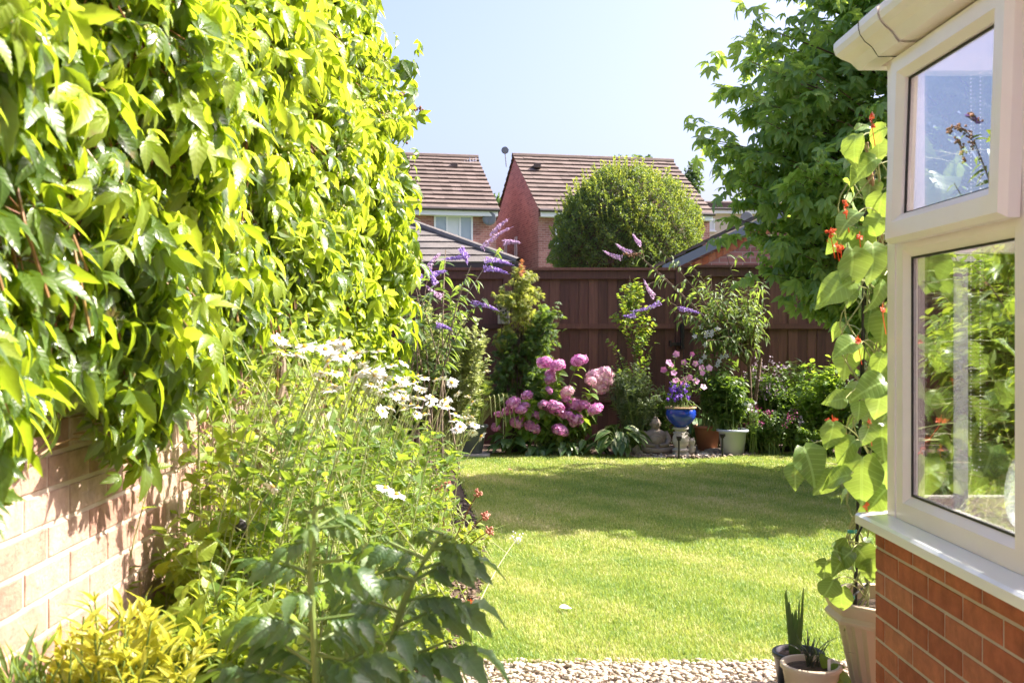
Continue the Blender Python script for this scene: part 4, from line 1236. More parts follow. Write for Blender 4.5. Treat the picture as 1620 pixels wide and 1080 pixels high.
# ---------- the clipped round bush far behind and distant trees
rb = thing('round_bush', 'large round bushy evergreen behind the fence in front of the right hand house', 'bush', (2.48, 20, 0))
cb = np.array([2.48, 20, 2.95])
N = 60000
d = nz(rng.normal(size=(N, 3))); d[:, 1] = -np.abs(d[:, 1]) * np.where(rng.random(N) < .8, 1, -1)
lump = 1 + .06 * np.sin(d[:, 0] * 15 + 3 * d[:, 2]) * np.cos(d[:, 2] * 11 + 2 * d[:, 0]) + .04 * np.sin(d[:, 0] * 37) * np.sin(d[:, 2] * 31)
R_ = np.array([1.44, 1.44, 1.5])
pos = cb + d * R_ * (lump * (1 - rng.random(N) ** 2 * .13))[:, None]
g = Geo(); g.inst(L_small, pos, d * .6 + rng.normal(0, .6, (N, 3)) + [0, 0, .3], d + rng.normal(0, .6, (N, 3)), rng.uniform(.03, .055, N)); g.build('crown', MT['round'], rb)
g = Geo(); V, Fq = ico(cb, 1.28, 3, .02, (1, 1, 1.08)); g.add(V, Fq); g.build('inner_twigs', MT['wood'], rb)
N = 420
d = nz(rng.normal(size=(N, 3)) + [0.15, -.2, .9]); d[:, 2] = np.abs(d[:, 2])
b = cb + d * R_ * .95; e = b + np.stack([d[:, 0] * .12, d[:, 1] * .1, rng.uniform(.06, .36, N)], 1)
PLs = bez(b, (b + e) / 2, e, 5)
g = Geo(); g.tubes(PLs, .006, .002, 4); leaves_on(g, PLs, [L_small], 26, .04, t0=0, droop=-.3, out=.7, m=1); g.build('new_shoots', [MT['stem_g'], MT['round_y']], rb)
g = Geo(); g.tubes(np.array([[(2.48, 20, 0), (2.48, 20, 1.6)]]), .14, .12, 8); g.build('trunk', MT['wood'], rb)

def far_tree(px, py, D, w, h, label):
    c = P(px, py, D); t = thing('distant_tree', label, 'tree', (c[0], D, 0), 'treetops far behind the houses')
    g = Geo(); g.tubes(np.array([[(c[0], D, 0), (c[0], D, c[2])]]), .25, .1, 7); g.build('trunk', MT['wood'], t)
    g = Geo()
    for _ in range(9):
        cc = c + rng.normal(0, 1, 3) * np.array([w * .4, w * .3, h * .3]) - [0, 0, h * .5]
        pts = ell(cc, (w * .45, w * .4, h * .4), 600, .5, 1)
        g.inst(L_small, pts, rng.normal(size=(600, 3)), rng.normal(size=(600, 3)) + [0, 0, .6], rng.uniform(.18, .34, 600))
    g.build('crown', MT['far'], t)
for (px, py, D, w, h, lb) in ((877, 256, 60, .9, 1.1, 'small treetop peeking over the roof ridge, right of the gable'), (953, 258, 62, 1.2, 1.1, 'small treetop peeking over the middle of the right roof ridge'),
        (998, 256, 63, 2.4, 1.6, 'wider treetop just over the right end of the roof ridge'), (784, 322, 60, 1.2, 2.2, 'treetop in the gap between the two brick houses'), (1076, 290, 62, 1.2, 3, 'treetop beside the right slope of the right house')):
    far_tree(px, py, D, w, h, lb)

# ---------- buddleias
def spike(length, rad, n=170):
    """flower panicle along +x, bent down at the tip"""
    g = Geo()
    t = rng.random(n) ** .8
    a = rng.uniform(0, 2 * pi, n); r = rad * (1 - .75 * t) * rng.uniform(.6, 1, n)
    c = np.stack([t * length, r * np.cos(a), r * np.sin(a) - .25 * length * t ** 2], 1)
    d = np.stack([np.full(n, .3), np.cos(a), np.sin(a)], 1)
    g.inst(L_floret, c, nz(rng.normal(size=(n, 3))), d, rng.uniform(.007, .011, n))
    tt = np.linspace(0, 1.12, 8)
    g.tubes(np.stack([tt * length, 0 * tt, -.25 * length * tt ** 2], 1)[None], .003, .0015, 4)
    return g
def place_spike(parent, p, length, rad, ang, mt, tilt=0, yaw=0):
    """ang: direction in the picture plane (radians, 0 = right)"""
    g = spike(length, rad)
    c, s = cos(ang), sin(ang)
    for V in g.V:
        x, z = V[:, 0] * c - V[:, 2] * s, V[:, 0] * s + V[:, 2] * c
        y = V[:, 1] + x * yaw
        V[:, 0], V[:, 1], V[:, 2] = x + p[0], y + p[1], z + p[2]
    g.build('flower_spike', MT[mt], parent)
def seedhead(parent, pts):
    pts = np.array(pts); g = Geo(); g.tubes(pts[None], .005, .003, 5)
    for q in range(len(pts) - 1):
        for s in np.linspace(0, 1, 5, endpoint=False):
            p = pts[q] * (1 - s) + pts[q + 1] * s
            for _ in range(3):
                V, Fq = ico(p + rng.normal(0, .012, 3), .009, 0, 0, (1, 1, 1.3)); g.add(V, Fq)
    g.build('seed_head', MT['seed'], parent)
D_ = 9.4
bb = P(672, 700, D_); bb[2] = 0
tg_ = [P(x, y, D_ + rng.uniform(-.5, .5)) for x, y in ((745, 420), (790, 395), (705, 395), (680, 420), (765, 470), (640, 400), (660, 470), (700, 500), (650, 330), (620, 420), (730, 450), (690, 450), (600, 380), (650, 430))]
bud, PL = plant('buddleia', 'arching buddleia with lilac flower spikes between the creeper and the acer', 'shrub', bb, tg_, [L_bud], 30, .13, 'budl', 'wood_pale', 'buddleia bushes', sr=(.009, .004), t0=.35, droop=.6, out=.9, basespread=.12)
for (x, y, ang, ln, mt) in ((742, 402, 3.6, .2, 'lilac'), (728, 392, -.9, .14, 'lilac'), (765, 412, .12, .24, 'lilac'), (765, 425, .05, .2, 'lilac'), (762, 395, .9, .3, 'lilac_pale'), (778, 375, 1.1, .2, 'lilac_pale'), (795, 385, .3, .14, 'lilac_pale'), (745, 480, .0, .23, 'lilac'),
        (668, 440, 2.6, .18, 'lilac'), (690, 450, 2.2, .14, 'lilac'), (676, 428, 1.2, .18, 'lilac_pale'), (700, 470, 2.8, .16, 'lilac_pale'), (690, 515, 0, .13, 'lilac'), (684, 436, .6, .12, 'lilac')):
    place_spike(bud, P(x, y, D_ - .2 + rng.uniform(-.2, .2)), ln, .032, ang, mt, yaw=rng.uniform(-.4, .4))
# tall buddleia shoots poking over the creeper
D_ = 7.2; bb = np.array([-1.5, 7.2, 0])
tg_ = [P(628, 190, D_), P(640, 175, D_), P(600, 250, D_), P(560, 300, D_), P(655, 260, D_), P(640, 330, D_), P(520, 400, D_), P(600, 420, D_ + .4)]
bu3, PL3 = plant('buddleia', 'tall buddleia with dark seed spikes poking out above the creeper', 'shrub', bb, tg_, [L_bud], 16, .11, 'budl', 'wood', 'buddleia bushes', sr=(.014, .003), t0=.45, droop=.6)
seedhead(bu3, [P(x, y, D_) for x, y in ((628, 200), (636, 182), (650, 171), (662, 171), (673, 182))])
seedhead(bu3, [P(x, y, D_) for x, y in ((624, 160), (632, 152), (638, 146))])
place_spike(bu3, P(622, 162, D_), .1, .02, .7, 'lilac')
seedhead(bu3, [P(x, y, D_) for x, y in ((640, 225), (650, 200), (658, 190))])
# right hand buddleia
D_ = 11.6; bb = P(1182, 700, D_); bb[2] = 0
tr_ = thing('buddleia', 'sparse grey green buddleia with a bare forked trunk against the dark fence', 'shrub', bb, 'buddleia bushes')
fork = P(1185, 580, D_)
g = Geo(); g.tubes(np.array([[bb, (bb + fork) / 2 + [.03, 0, 0], fork], [bb + [.02, 0, 0], (bb + fork) / 2 + [.08, .05, 0], fork + [.14, .05, .1]]]), .03, .02, 7)
N = 56
tg_ = np.array([P(x, y, D_ + rng.uniform(-.4, .4)) for x, y in zip(np.concatenate([rng.uniform(1075, 1215, N - 7), [1010, 1045, 1060, 1000, 1090, 1150, 1035]]), np.concatenate([rng.uniform(425, 545, N - 7), [405, 470, 490, 395, 415, 405, 385]]))])
c_ = (fork + tg_) / 2 + np.array([0, 0, .25]) * rng.uniform(.3, 1, (N, 1)); PL = bez(np.broadcast_to(fork, (N, 3)), c_, tg_, 9)
g.tubes(PL, .012, .003, 5); tw = twigs(PL, 4, .22, .3, .1); g.tubes(tw, .003, .0015, 4)
g.build('branches', MT['wood'], tr_)
g = Geo(); leaves_on(g, PL, [L_bud], 14, .095, t0=.35, droop=.6, out=.9); leaves_on(g, tw, [L_bud], 5, .08, t0=.2, droop=.6, out=.9); g.build('foliage', MT['budl'], tr_)
for (x, y, ang, ln, mt) in ((1000, 400, 2.9, .18, 'lilac_pale'), (985, 408, 3.05, .2, 'lilac_pale'), (1045, 478, 3.7, .3, 'lilac'), (1072, 489, .05, .24, 'lilac'), (1036, 470, 2.4, .2, 'lilac_pale'), (1005, 498, 3.5, .12, 'lilac'), (1015, 388, 2.5, .14, 'lilac_pale')):
    place_spike(tr_, P(x, y, D_ - .25), ln, .035, ang, mt)
seedhead(tr_, [P(x, y, D_ - .3) for x, y in ((1012, 401), (1000, 402), (985, 403))])

# ---------- shrubs in the back left
bb = P(705, 700, 10.0); bb[2] = 0
plant('variegated_shrub', 'pale cream edged shrub behind the grey pot', 'shrub', bb, ell(P(705, 560, 10.0), (.44, .35, .55), 150, .5, 1), [L_ovate], 60, .055, 'varieg', 'stem_pale', t0=.45, droop=-.1, out=.8, wob=.08)
plant('laurel_shrub', 'tall leafy shrub growing past the end of the brick wall', 'shrub', (-1.35, 8.0, 0), ell((-1.35, 8.1, 1.35), (.62, .8, .95), 150, .5, 1), [L_lance, L_ovate], 55, .10, 'fresh', 'wood', t0=.4, droop=.2, out=.9, wob=.1)
plant('leafy_shrub', 'tall dark leafed shrub at the far left fence', 'shrub', (-2.2, 9.8, 0), ell((-2.2, 9.8, 1.2), (.8, .9, 1.2), 150, .5, 1), [L_lance], 50, .12, 'budl', 'wood', t0=.4, droop=.4, out=.9, wob=.1)
plant('leafy_shrub', 'green shrub in the shade of the left fence beyond the buddleia', 'shrub', (-1.2, 11.3, 0), ell((-1.3, 11.2, .7), (.8, .6, .75), 110, .5, 1), [L_ovate], 45, .07, 'dark', 'wood', t0=.3, droop=.2, out=.9, wob=.1)

def pot(name, label, px, py, D, prof, m, rim=None, n=36, flute=0, fn=0, soil_z=None, cat='plant pot', group=None, sq=None, r_soil=None, loc=None):
    c = np.array([(px - 786) / F * D, D, 0.0]) if loc is None else np.array(loc, float)
    t = thing(name, label, cat, c, group)
    g = Geo(); g.lathe(prof, c, n, flute=flute, fn=fn, sq=sq); g.build('pot_body', m, t, smooth=True)
    if soil_z is not None:
        g = Geo(); g.lathe([(0.001, soil_z + .01), (r_soil * .5, soil_z + .012), (r_soil, soil_z)], c, n, sq=sq); g.build('potting_soil', MT['soil'], t)
    return t, c
# grey pot
MT['greypot'] = M_plain('grey_plastic', (.13, .15, .165), .4, (.17, .19, .2), 6, .1)
potp = lambda r0, r1, h, lip=.012, lh=.03: [(0.001, .0), (r0, 0), (r0 + (r1 - r0) * .9, h - lh - .004), (r1 + lip * .3, h - lh), (r1 + lip, h - lh + .004), (r1 + lip, h - .004), (r1 + lip * .6, h), (r1 - .008, h), (r1 - .014, h - .05)]
g = Geo(); c = G(745, 722); DG = c[1]
sl_ = thing('paving_slab', 'small square paving slab under the grey pot', 'slab', c)
g.box(c + [-.2, -.16, -.01], c + [.2, .2, .035]); g.build('slab', M_plain('stone_slab', (.4, .37, .33), .9, (.5, .47, .42), 8, .5), sl_)
pt_, c = pot('grey_pot', 'tapered dark grey pot at the left back corner of the lawn', 746, 0, DG + .03, [(r, z + .036) for r, z in potp(.11, .165, .30)], MT['greypot'], soil_z=.30, r_soil=.155)
top = c + [0, 0, .31]
t, PLf = plant('feathery_plant', 'bright green feathery plant growing in the grey pot', 'pot plant', top, ell(top + [-.02, 0, .42], (.22, .2, .38), 60, .5, 1), [L_feather], 26, .10, 'feather', 'stem_g', t0=.2, droop=0, out=.8, basespread=.05, sr=(.004, .002))
# hanging tassel plant beside the pot
c2 = P(795, 700, DG - .05); c2[2] = 0
tas = thing('tassel_plant', 'pale drooping tassels on arched stems beside the grey pot', 'plant', c2)
g = Geo()
for i in range(7):
    b = c + [.08, -.05, .3]; e = P(774 + 7 * i, 622 + abs(i - 3) * 1.2, DG - .1)
    g.tubes(bez([b], [(b + e) / 2 + [0, 0, .12]], [e], 8), .003, .002, 4)
    e2 = P(778 + 7.5 * i, 660 + (i * 13) % 25, DG - .1)
    g.tubes(np.array([[e, e + [.008, 0, -.02], e2]]), .004, .006, 4)
g.build('tassels', MT['stem_pale'], tas)

# ---------- acer
D_ = 11.5; bb = P(815, 700, D_); bb[2] = 0
ac = thing('acer', 'layered japanese maple with yellow tips in front of the dark fence', 'shrub', bb)
def acer_targets(rows):
    T_ = []
    for (y, x0, x1, nn) in rows:
        for _ in range(nn): T_.append(P(rng.uniform(x0, x1), y + rng.normal(0, 5), D_ + rng.uniform(-.3, .3)))
    return np.array(T_)
dark = acer_targets([(618, 768, 880, 26), (592, 772, 886, 26), (566, 776, 884, 24), (540, 780, 882, 22), (518, 835, 884, 14), (499, 845, 888, 12)])
PL = branchy(bb, dark, wob=.05, up=.8); tw = twigs(PL, 5, .16, .6, -.1)
g = Geo(); leaves_on(g, PL, [L_acer], 16, .05, t0=.6, droop=.3, out=1); leaves_on(g, tw, [L_acer], 5, .05, t0=.1, droop=.35, out=.8)
g.build('foliage', MT['acer'], ac)
g = Geo(); g.tubes(PL, .007, .002, 5)
yel = acer_targets([(545, 785, 850, 10), (520, 795, 850, 10), (497, 780, 838, 9), (480, 812, 846, 7), (463, 778, 862, 16), (447, 812, 842, 5), (434, 816, 838, 6)])
PL = branchy(bb, yel, wob=.03, up=.8); tw = twigs(PL, 5, .12, .75, 0)
g.tubes(PL, .006, .002, 5); g.build('branches', MT['wood'], ac)
g = Geo(); leaves_on(g, PL, [L_acer], 10, .045, t0=.75, droop=.3, out=1); leaves_on(g, tw, [L_acer], 6, .045, t0=.1, droop=.35, out=.8)
g.build('sunlit_foliage', MT['acer_y'], ac)  # lit leaves of the acer, sunlight painted into their colour
red = acer_targets([(422, 824, 828, 3), (413, 823, 829, 3)]); PL = branchy(P(826, 450, D_), red, wob=.01, basespread=.01)
g = Geo(); leaves_on(g, PL, [L_acer], 8, .04, t0=.2, droop=.3); g.build('red_tips', MT['acer_r'], ac)

# ---------- hydrangea
D_ = 11.35; bb = P(875, 700, D_); bb[2] = 0
heads = [(862,573,14),(882,578,13),(916,570,15),(871,600,11),(870,591,9),(834,625,10),(812,637,13),(824,647,11),(804,650,9),(817,668,12),(842,676,14),(847,657,10),(860,640,10),(824,661,9),(784,675,8),(886,680,14),(897,620,13),(908,641,16),(878,645,16),(900,657,12),(912,665,15),(890,655,9),(942,647,14),(924,640,10),(869,617,8),(936,603,9),(895,632,9),(832,640,7),(789,655,8)]
hy = thing('hydrangea', 'mophead hydrangea covered in round pink flower heads at the lawn edge', 'shrub', bb)
hp = np.array([P(x, y, D_ - .30 + rng.uniform(-.1, .1) * (1 if y < 650 else .3)) for x, y, _ in heads])
low = ell(P(868, 645, D_ + .05), (.62, .25, .32), 60, .5, 1)
PL1 = branchy(bb, hp - [0, 0, .03], basespread=.12, wob=.03); PL2 = branchy(bb, low, basespread=.15, wob=.04)
g = Geo(); g.tubes(PL1, .005, .003, 5); g.tubes(PL2, .005, .003, 5); g.build('stems', MT['stem_g'], hy)
L_hyd = leaf(7, .62, .25, .35, .45, serr=.05)
g = Geo(); leaves_on(g, PL1, [L_hyd], 13, .10, t0=.45, t1=.97, droop=.3, out=1); leaves_on(g, PL2, [L_hyd], 13, .105, t0=.4, droop=.3, out=1)
g.build('foliage', MT['hyd'], hy)
hb_ = []
for mtn in ('floret', 'floret_p'):
    g = Geo(); N = 125
    i = np.arange(N) + .5; ph = np.arccos(1 - 1.75 * i / N); th_ = pi * (1 + 5 ** .5) * i
    d = np.stack([np.cos(th_) * np.sin(ph), np.sin(th_) * np.sin(ph), np.cos(ph)], 1)
    g.inst(L_floret, d * (np.array([1, 1, .85]) * (1 + .09 * np.sin(d[:, :1] * 5 + 1) * np.cos(d[:, 1:2] * 6)) * rng.uniform(.84, 1.06, (N, 1))), nz(np.cross(d, rng.normal(size=(N, 3)))), d + rng.normal(0, .3, (N, 3)), rng.uniform(.2, .3, N))
    hb_.append((g, mtn))
me_ = None
protos = {}
for j, (x, y, r) in enumerate(heads):
    pale = (x, y) in ((897, 620), (936, 603)); key = 'floret_p' if pale else 'floret'
    if key not in protos:
        gg = hb_[1 if pale else 0][0]; o = gg.build('flower_head', MT[key], None); o.parent = hy; protos[key] = o
    else:
        o = link(protos[key].copy()); o.parent = hy
    s = r / F * D_ * .88
    o.scale = (s * rng.uniform(.85, 1.1), s * rng.uniform(.85, 1.1), s * rng.uniform(.75, 1)); o.location = tuple(hp[j] - bb)
    o.rotation_euler = (rng.normal(0, .25) + .35, rng.normal(0, .25), rng.uniform(0, 6))
for (x, y, r) in ((943, 598, 16), (957, 592, 14), (950, 612, 13), (957, 603, 13), (934, 603, 9)):
    if 'floret_p' not in protos:
        o = hb_[1][0].build('flower_head', MT['floret_p'], None); o.parent = hy; protos['floret_p'] = o
    else: o = link(protos['floret_p'].copy()); o.parent = hy
    s = r / F * D_; o.scale = (s, s, s); o.location = tuple(P(x, y, D_ - .05) - bb); o.rotation_euler = (.4, 0, rng.uniform(0, 6))

# ---------- hostas and front edging
def hosta(px, D, w, h, n, label, mt='hosta', sz=.17):
    c = np.array([(px - 786) / F * D, D, 0]); t = thing('hosta', label, 'plant', c, 'hostas along the back border')
    a = rng.uniform(0, 2 * pi, n); r = w * rng.uniform(.25, .8, n)
    e = c + np.stack([r * np.cos(a), r * np.sin(a) * .7, h * rng.uniform(.45, 1, n) * (1.15 - r / w * .5)], 1)
    PL = bez(np.broadcast_to(c, (n, 3)), c + (e - c) * [.3, .3, .9], e, 6)
    g = Geo(); g.tubes(PL, .005, .003, 5); g.build('leaf_stalks', MT['stem_g'], t)
    d = np.stack([np.cos(a), np.sin(a), rng.uniform(-.5, .15, n)], 1)
    g = Geo(); g.inst(L_hosta, e, d, np.array([0, 0, 1.]) + rng.normal(0, .2, (n, 3)), sz * rng.uniform(.7, 1.2, n)); g.build('leaves', MT[mt], t)
for a_ in ((805, 11.15, .22, .26, 26, 'hosta with broad dark leaves at the left foot of the hydrangea', 'hosta', .16),
           (845, 11.1, .17, .14, 20, 'low hosta under the front of the hydrangea', 'hosta', .13),
           (893, 11.08, .2, .17, 24, 'low dark hosta below the right side of the hydrangea', 'hosta', .13),
           (930, 11.1, .2, .2, 24, 'dark hosta between the hydrangea and the variegated hosta', 'hosta', .15),
           (978, 11.05, .26, .36, 34, 'large hosta with cream marked leaves left of the seated stone figure', 'hosta_v', .19),
           (1020, 11.45, .2, .36, 20, 'dark broad leaved hosta behind the seated stone figure', 'hosta', .2),
           (1098, 11.75, .25, .42, 24, 'dark hosta behind the blue pot and pedestal', 'hosta', .2)):
    hosta(*a_)
bb = G(872, 712); plant('geranium', 'low lobed light green plant at the lawn edge before the hydrangea', 'plant', bb, ell(bb + [0, 0, .07], (.17, .1, .1), 30, .4, 1, up=0), [L_star], 10, .035, 'hyd', t0=.4, droop=0)

# ---------- slender young tree and grey shrub
D_ = 11.6; bb = P(1002, 700, D_); bb[2] = 0
N = 60; yy_ = rng.uniform(440, 590, N); ww = np.interp(yy_, [435, 470, 500, 540, 590], [6, 26, 42, 44, 34])
tg_ = np.array([P(1002 + rng.uniform(-1, 1) * w, y, D_ + rng.uniform(-.25, .25)) for y, w in zip(yy_, ww)])
st = thing('young_tree', 'slender young tree with small round yellow green leaves in front of the fence', 'tree', bb)
ax = np.array([bb, P(1006, 600, D_), P(1000, 520, D_), P(996, 436, D_)]); 
zf = np.clip((tg_[:, 2] - .35), .3, 2); bs = np.stack([np.interp(zf, ax[:, 2], ax[:, 0]), np.full(N, D_), zf], 1)
PL = bez(bs, (bs + tg_) / 2 + [0, 0, -.03], tg_, 6)
g = Geo(); g.tubes(ax[None], .014, .004, 6); g.tubes(PL, .004, .0015, 4); g.build('trunk', MT['wood'], st)
L_round = leaf(5, .8, .2, .15, .5)
g = Geo(); leaves_on(g, PL, [L_round], 14, .042, t0=.3, droop=.1, out=1); g.build('crown', MT['hyd'], st)
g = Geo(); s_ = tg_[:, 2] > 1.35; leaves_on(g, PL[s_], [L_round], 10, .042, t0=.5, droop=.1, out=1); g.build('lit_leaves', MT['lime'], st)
bb = P(1003, 700, 11.3); bb[2] = 0
plant('grey_shrub', 'narrow grey green leaved shrub above the variegated hosta', 'shrub', bb, ell(P(1003, 620, 11.35), (.33, .28, .36), 120, .4, 1), [L_lance], 42, .06, 'grey', 'stem_g', t0=.4, droop=-.2, out=.8, wob=.05)

# ---------- stone ornaments
MT['stone'] = M_plain('weathered_stone', (.22, .18, .14), .95, (.34, .29, .23), 14, .8, 90, dist=.006)
MT['stone_l'] = M_plain('pale_stone', (.36, .34, .30), .9, (.5, .47, .42), 16, .6, 90, dist=.005)
c = G(1037, 722); c[1] = 11.2; c[0] = (1037 - 786) / F * 11.2; c[2] = .03
bu = thing('seated_statue', 'small weathered stone figure sitting cross legged on the pebbles', 'statue', c)
g = Geo()
def blob(g, p, r, sq, sub=3, jit=0): V, Fq = ico(c + np.array(p), r, sub, jit, sq); g.add(V, Fq)
# one continuous seated body from a lathed, squashed profile plus arms and crossed legs
g.lathe([(.001, .0), (.135, 0), (.15, .03), (.14, .07), (.115, .10), (.108, .15), (.112, .19), (.10, .222), (.06, .24), (.043, .25), (.042, .262)], c, 28)
g.V[-1][:, 1] = c[1] + (g.V[-1][:, 1] - c[1]) * .68
blob(g, (0, -.005, .305), .056, (.92, .95, 1.12)); blob(g, (0, 0, .368), .024, (1, 1, .8), 2)
for s in (1, -1):
    g.tubes(np.array([[c + [s * .095, 0, .215], c + [s * .135, -.03, .14], c + [s * .10, -.09, .085], c + [s * .02, -.115, .08]]]), .034, .02, 8)
    g.tubes(np.array([[c + [s * .09, .0, .045], c + [s * .15, -.05, .035], c + [s * .08, -.11, .03], c + [-s * .06, -.12, .03]]]), .045, .03, 8)
    blob(g, (s * .053, .005, .30), .016, (.5, .8, 1.5), 1)
    blob(g, (s * .02, -.055, .315), .009, (1.2, .5, .6), 1)
blob(g, (0, -.06, .3), .011, (.8, .8, 1.3), 1); blob(g, (0, -.055, .28), .012, (1.5, .5, .4), 1); blob(g, (0, -.04, .14), .075, (1, .75, 1), 2)
g.V = [(v - c) * [1.05, 1.05, 1.0] + c for v in g.V]
ob = g.build('figure', MT['stone'], bu, smooth=True)
c = np.array([(1077 - 786) / F * 11.02, 11.02, 0.0]); PC = c
pe_ = thing('pedestal', 'pale stone baluster pedestal under the blue bowl', 'pedestal', c)
g = Geo(); s2 = 2 ** .5
def sqf(a): return 1 / np.maximum(np.abs(np.cos(a + pi / 4)), np.abs(np.sin(a + pi / 4))) / 1.0
g.lathe([(.001, 0), (.118, 0), (.118, .02), (.085, .07), (.075, .075)], c, 4); g.V[-1][:] = g.V[-1]
g.lathe([(.09, .07), (.09, .085), (.062, .095), (.062, .11), (.078, .135), (.088, .17), (.085, .21), (.068, .25), (.06, .275), (.062, .285), (.075, .29), (.082, .30), (.082, .315), (.001, .318)], c, 28)
for V in g.V: pass
for i in range(8):
    a = i * pi / 4; p = c + [.068 * cos(a), .068 * sin(a), .255]; V, Fq = ico(p, .016, 1, .05, (1, 1, .7)); g.add(V, Fq)
g.V[0][:] = (g.V[0] - c) @ np.array([[cos(pi / 4), sin(pi / 4), 0], [-sin(pi / 4), cos(pi / 4), 0], [0, 0, 1]]) + c
g.build('baluster', MT['stone_l'], pe_)
c = PC + [0, 0, .319]
bp_ = thing('blue_bowl', 'glossy cobalt blue bowl planter with a tan rim on the pedestal', 'plant pot', c)
g = Geo(); g.lathe([(.001, 0), (.06, 0), (.07, .01), (.12, .05), (.152, .10), (.160, .14), (.155, .175), (.145, .195)], c, 40); m_b = M_plain('blue_glaze', (.012, .035, .32), .12, (.02, .07, .45), 5, .1, coat=.6); g.build('bowl', m_b, bp_, smooth=True)
g = Geo(); g.lathe([(.145, .1955), (.16, .197), (.165, .205), (.162, .212), (.15, .215), (.138, .21), (.134, .18)], c, 40); g.build('rim', M_plain('bare_clay', (.45, .3, .16), .7), bp_, smooth=True)
g = Geo(); g.lathe([(.001, .19), (.14, .185)], c, 24); g.build('potting_soil', MT['soil'], bp_)
top = c + [0, 0, .19]
pet = thing('petunia', 'pink petunias and violet lobelia spilling over the blue bowl', 'pot plant', top)
tg_ = np.array([P(x, y, 11.0 + rng.uniform(-.12, .12)) for x, y in ((1070, 560), (1050, 585), (1062, 578), (1058, 573), (1095, 560), (1082, 573), (1110, 582), (1111, 590), (1122, 582), (1101, 603), (1080, 606), (1091, 597), (1071, 601), (1068, 602), (1066, 590), (1113, 612), (1085, 600), (1100, 575))])
PL = branchy(top, tg_, basespread=.06, wob=.03)
g = Geo(); g.tubes(PL, .003, .002, 4); ex_ = ell(top + [0, 0, .12], (.17, .15, .18), 40, .5, 1, up=-.1); PL2 = branchy(top, ex_, basespread=.08, wob=.02); g.tubes(PL2, .003, .002, 4); g.build('stems', MT['stem_g'], pet)
g = Geo(); leaves_on(g, PL, [L_small], 20, .035, t0=.2); leaves_on(g, PL2, [L_small], 22, .028, t0=.2); g.build('foliage', MT['dark'], pet)
for i, p in enumerate(tg_):
    g = Geo(); fl = comb([xf(leaf(4, .85, .1, .2, .7), 2 * pi * q / 5, 1, pitch=.3) for q in range(5)])
    g.inst(fl, p, [1, 0, rng.normal(0, .3)], [rng.normal(0, .4), -1, rng.uniform(0, .7)], rng.uniform(.03, .042), r=np.array([rng.random()])); g.build('flower', MT['pink'], pet)
lb_ = np.array([P(x, y, 10.9 + rng.uniform(-.08, .08)) for x, y in zip(rng.uniform(1055, 1092, 30), rng.uniform(607, 632, 30))])
g = Geo(); g.inst(L_flower5, np.repeat(lb_, 5, 0) + rng.normal(0, .01, (150, 3)), rng.normal(size=(150, 3)), rng.normal(size=(150, 3)) + [0, -1, .2], .015); g.build('lobelia_flowers', MT['violet'], pet)
# small owl figure
c = P(1094, 706, 11.05); c[2] = .04
ow = thing('bird_figure', 'small pale stone owl figure right of the pedestal', 'statue', c)
g = Geo(); g.lathe([(.001, 0), (.03, 0), (.034, .03), (.03, .07), (.028, .085), (.038, .10), (.041, .125), (.03, .15), (.001, .16)], c, 20)
for s in (1, -1):
    V, Fq = ico(c + [s * .015, -.034, .128], .012, 1, 0, (1, .5, 1)); g.add(V, Fq); V, Fq = ico(c + [s * .024, 0, .155], .010, 1, 0, (.7, .7, 1.4)); g.add(V, Fq); V, Fq = ico(c + [s * .033, 0, .05], .02, 1, 0, (.5, .8, 1.6)); g.add(V, Fq)
g.build('figure', MT['stone_l'], ow, smooth=True)
# solar stake lights
def stake(px, py0, py1, D, label):
    p = P(px, py1, D); p[2] = max(p[2], 0); q = P(px, py0, D)
    t = thing('stake_light', label, 'garden light', p, 'black garden stake lights')
    g = Geo(); g.tubes(np.array([[p - [0, 0, .03], p + (q - p) * .9]]), .012, .009, 8); g.build('stake', MT['black'], t)
    g = Geo(); g.box(q - np.array([.024, .03, .012]), q + np.array([.024, .03, .015])); g.box(q - np.array([.016, .02, .03]), q + np.array([.016, .02, -.0125])); g.build('lamp_head', MT['black'], t)
stake(1074, 692, 724, 10.72, 'black stake light directly before the pedestal')
stake(1143, 688, 716, 10.9, 'black stake light in front of the pale grey bucket')
# terracotta and grey bucket pots
pot('terracotta_pot', 'terracotta pot between the pedestal and the pale bucket', 1119, 0, 11.45, potp(.10, .145, .30), M_plain('terracotta', (.32, .13, .07), .8, (.4, .18, .1), 8, .3), soil_z=.27, r_soil=.13)
pot('pale_bucket', 'pale blue grey plastic pot at the back of the pebbles', 1159, 0, 11.15, potp(.115, .15, .285, .02, .03), M_plain('pale_plastic', (.42, .47, .54), .4, (.46, .51, .58), 6), soil_z=.25, r_soil=.14)
top = np.array([(1150 - 786) / F * 11.2, 11.25, .26])
plant('peony', 'mid green leafy plant filling the pale bucket', 'pot plant', top, ell(top + [0, 0, .36], (.28, .25, .36), 90, .4, 1), [L_lance, L_ovate], 32, .075, 'dark', 'stem_g', t0=.3, droop=.3, basespread=.07, wob=.05, out=1)
top2 = np.array([(1119 - 786) / F * 11.45, 11.45, .28])
nic, PLn = plant('nicotiana', 'white flowered plant rising behind the pink petunias', 'pot plant', top2, np.array([P(x, y, 11.5 + rng.uniform(-.15, .15)) for x, y in zip(rng.uniform(1095, 1165, 26), rng.uniform(520, 590, 26))]), [L_lance], 12, .11, 'dark', 'stem_g', t0=.1, droop=.5, wob=.04)
for i in range(14):
    p = P(rng.uniform(1095, 1150), rng.uniform(515, 580), 11.35); g = Geo(); g.inst(petals(5, .6, .2, .2), [p], [1, 0, rng.normal()], [rng.normal(0, .4), -1, .3], .034); g.build('flower', MT['whitef'], nic)
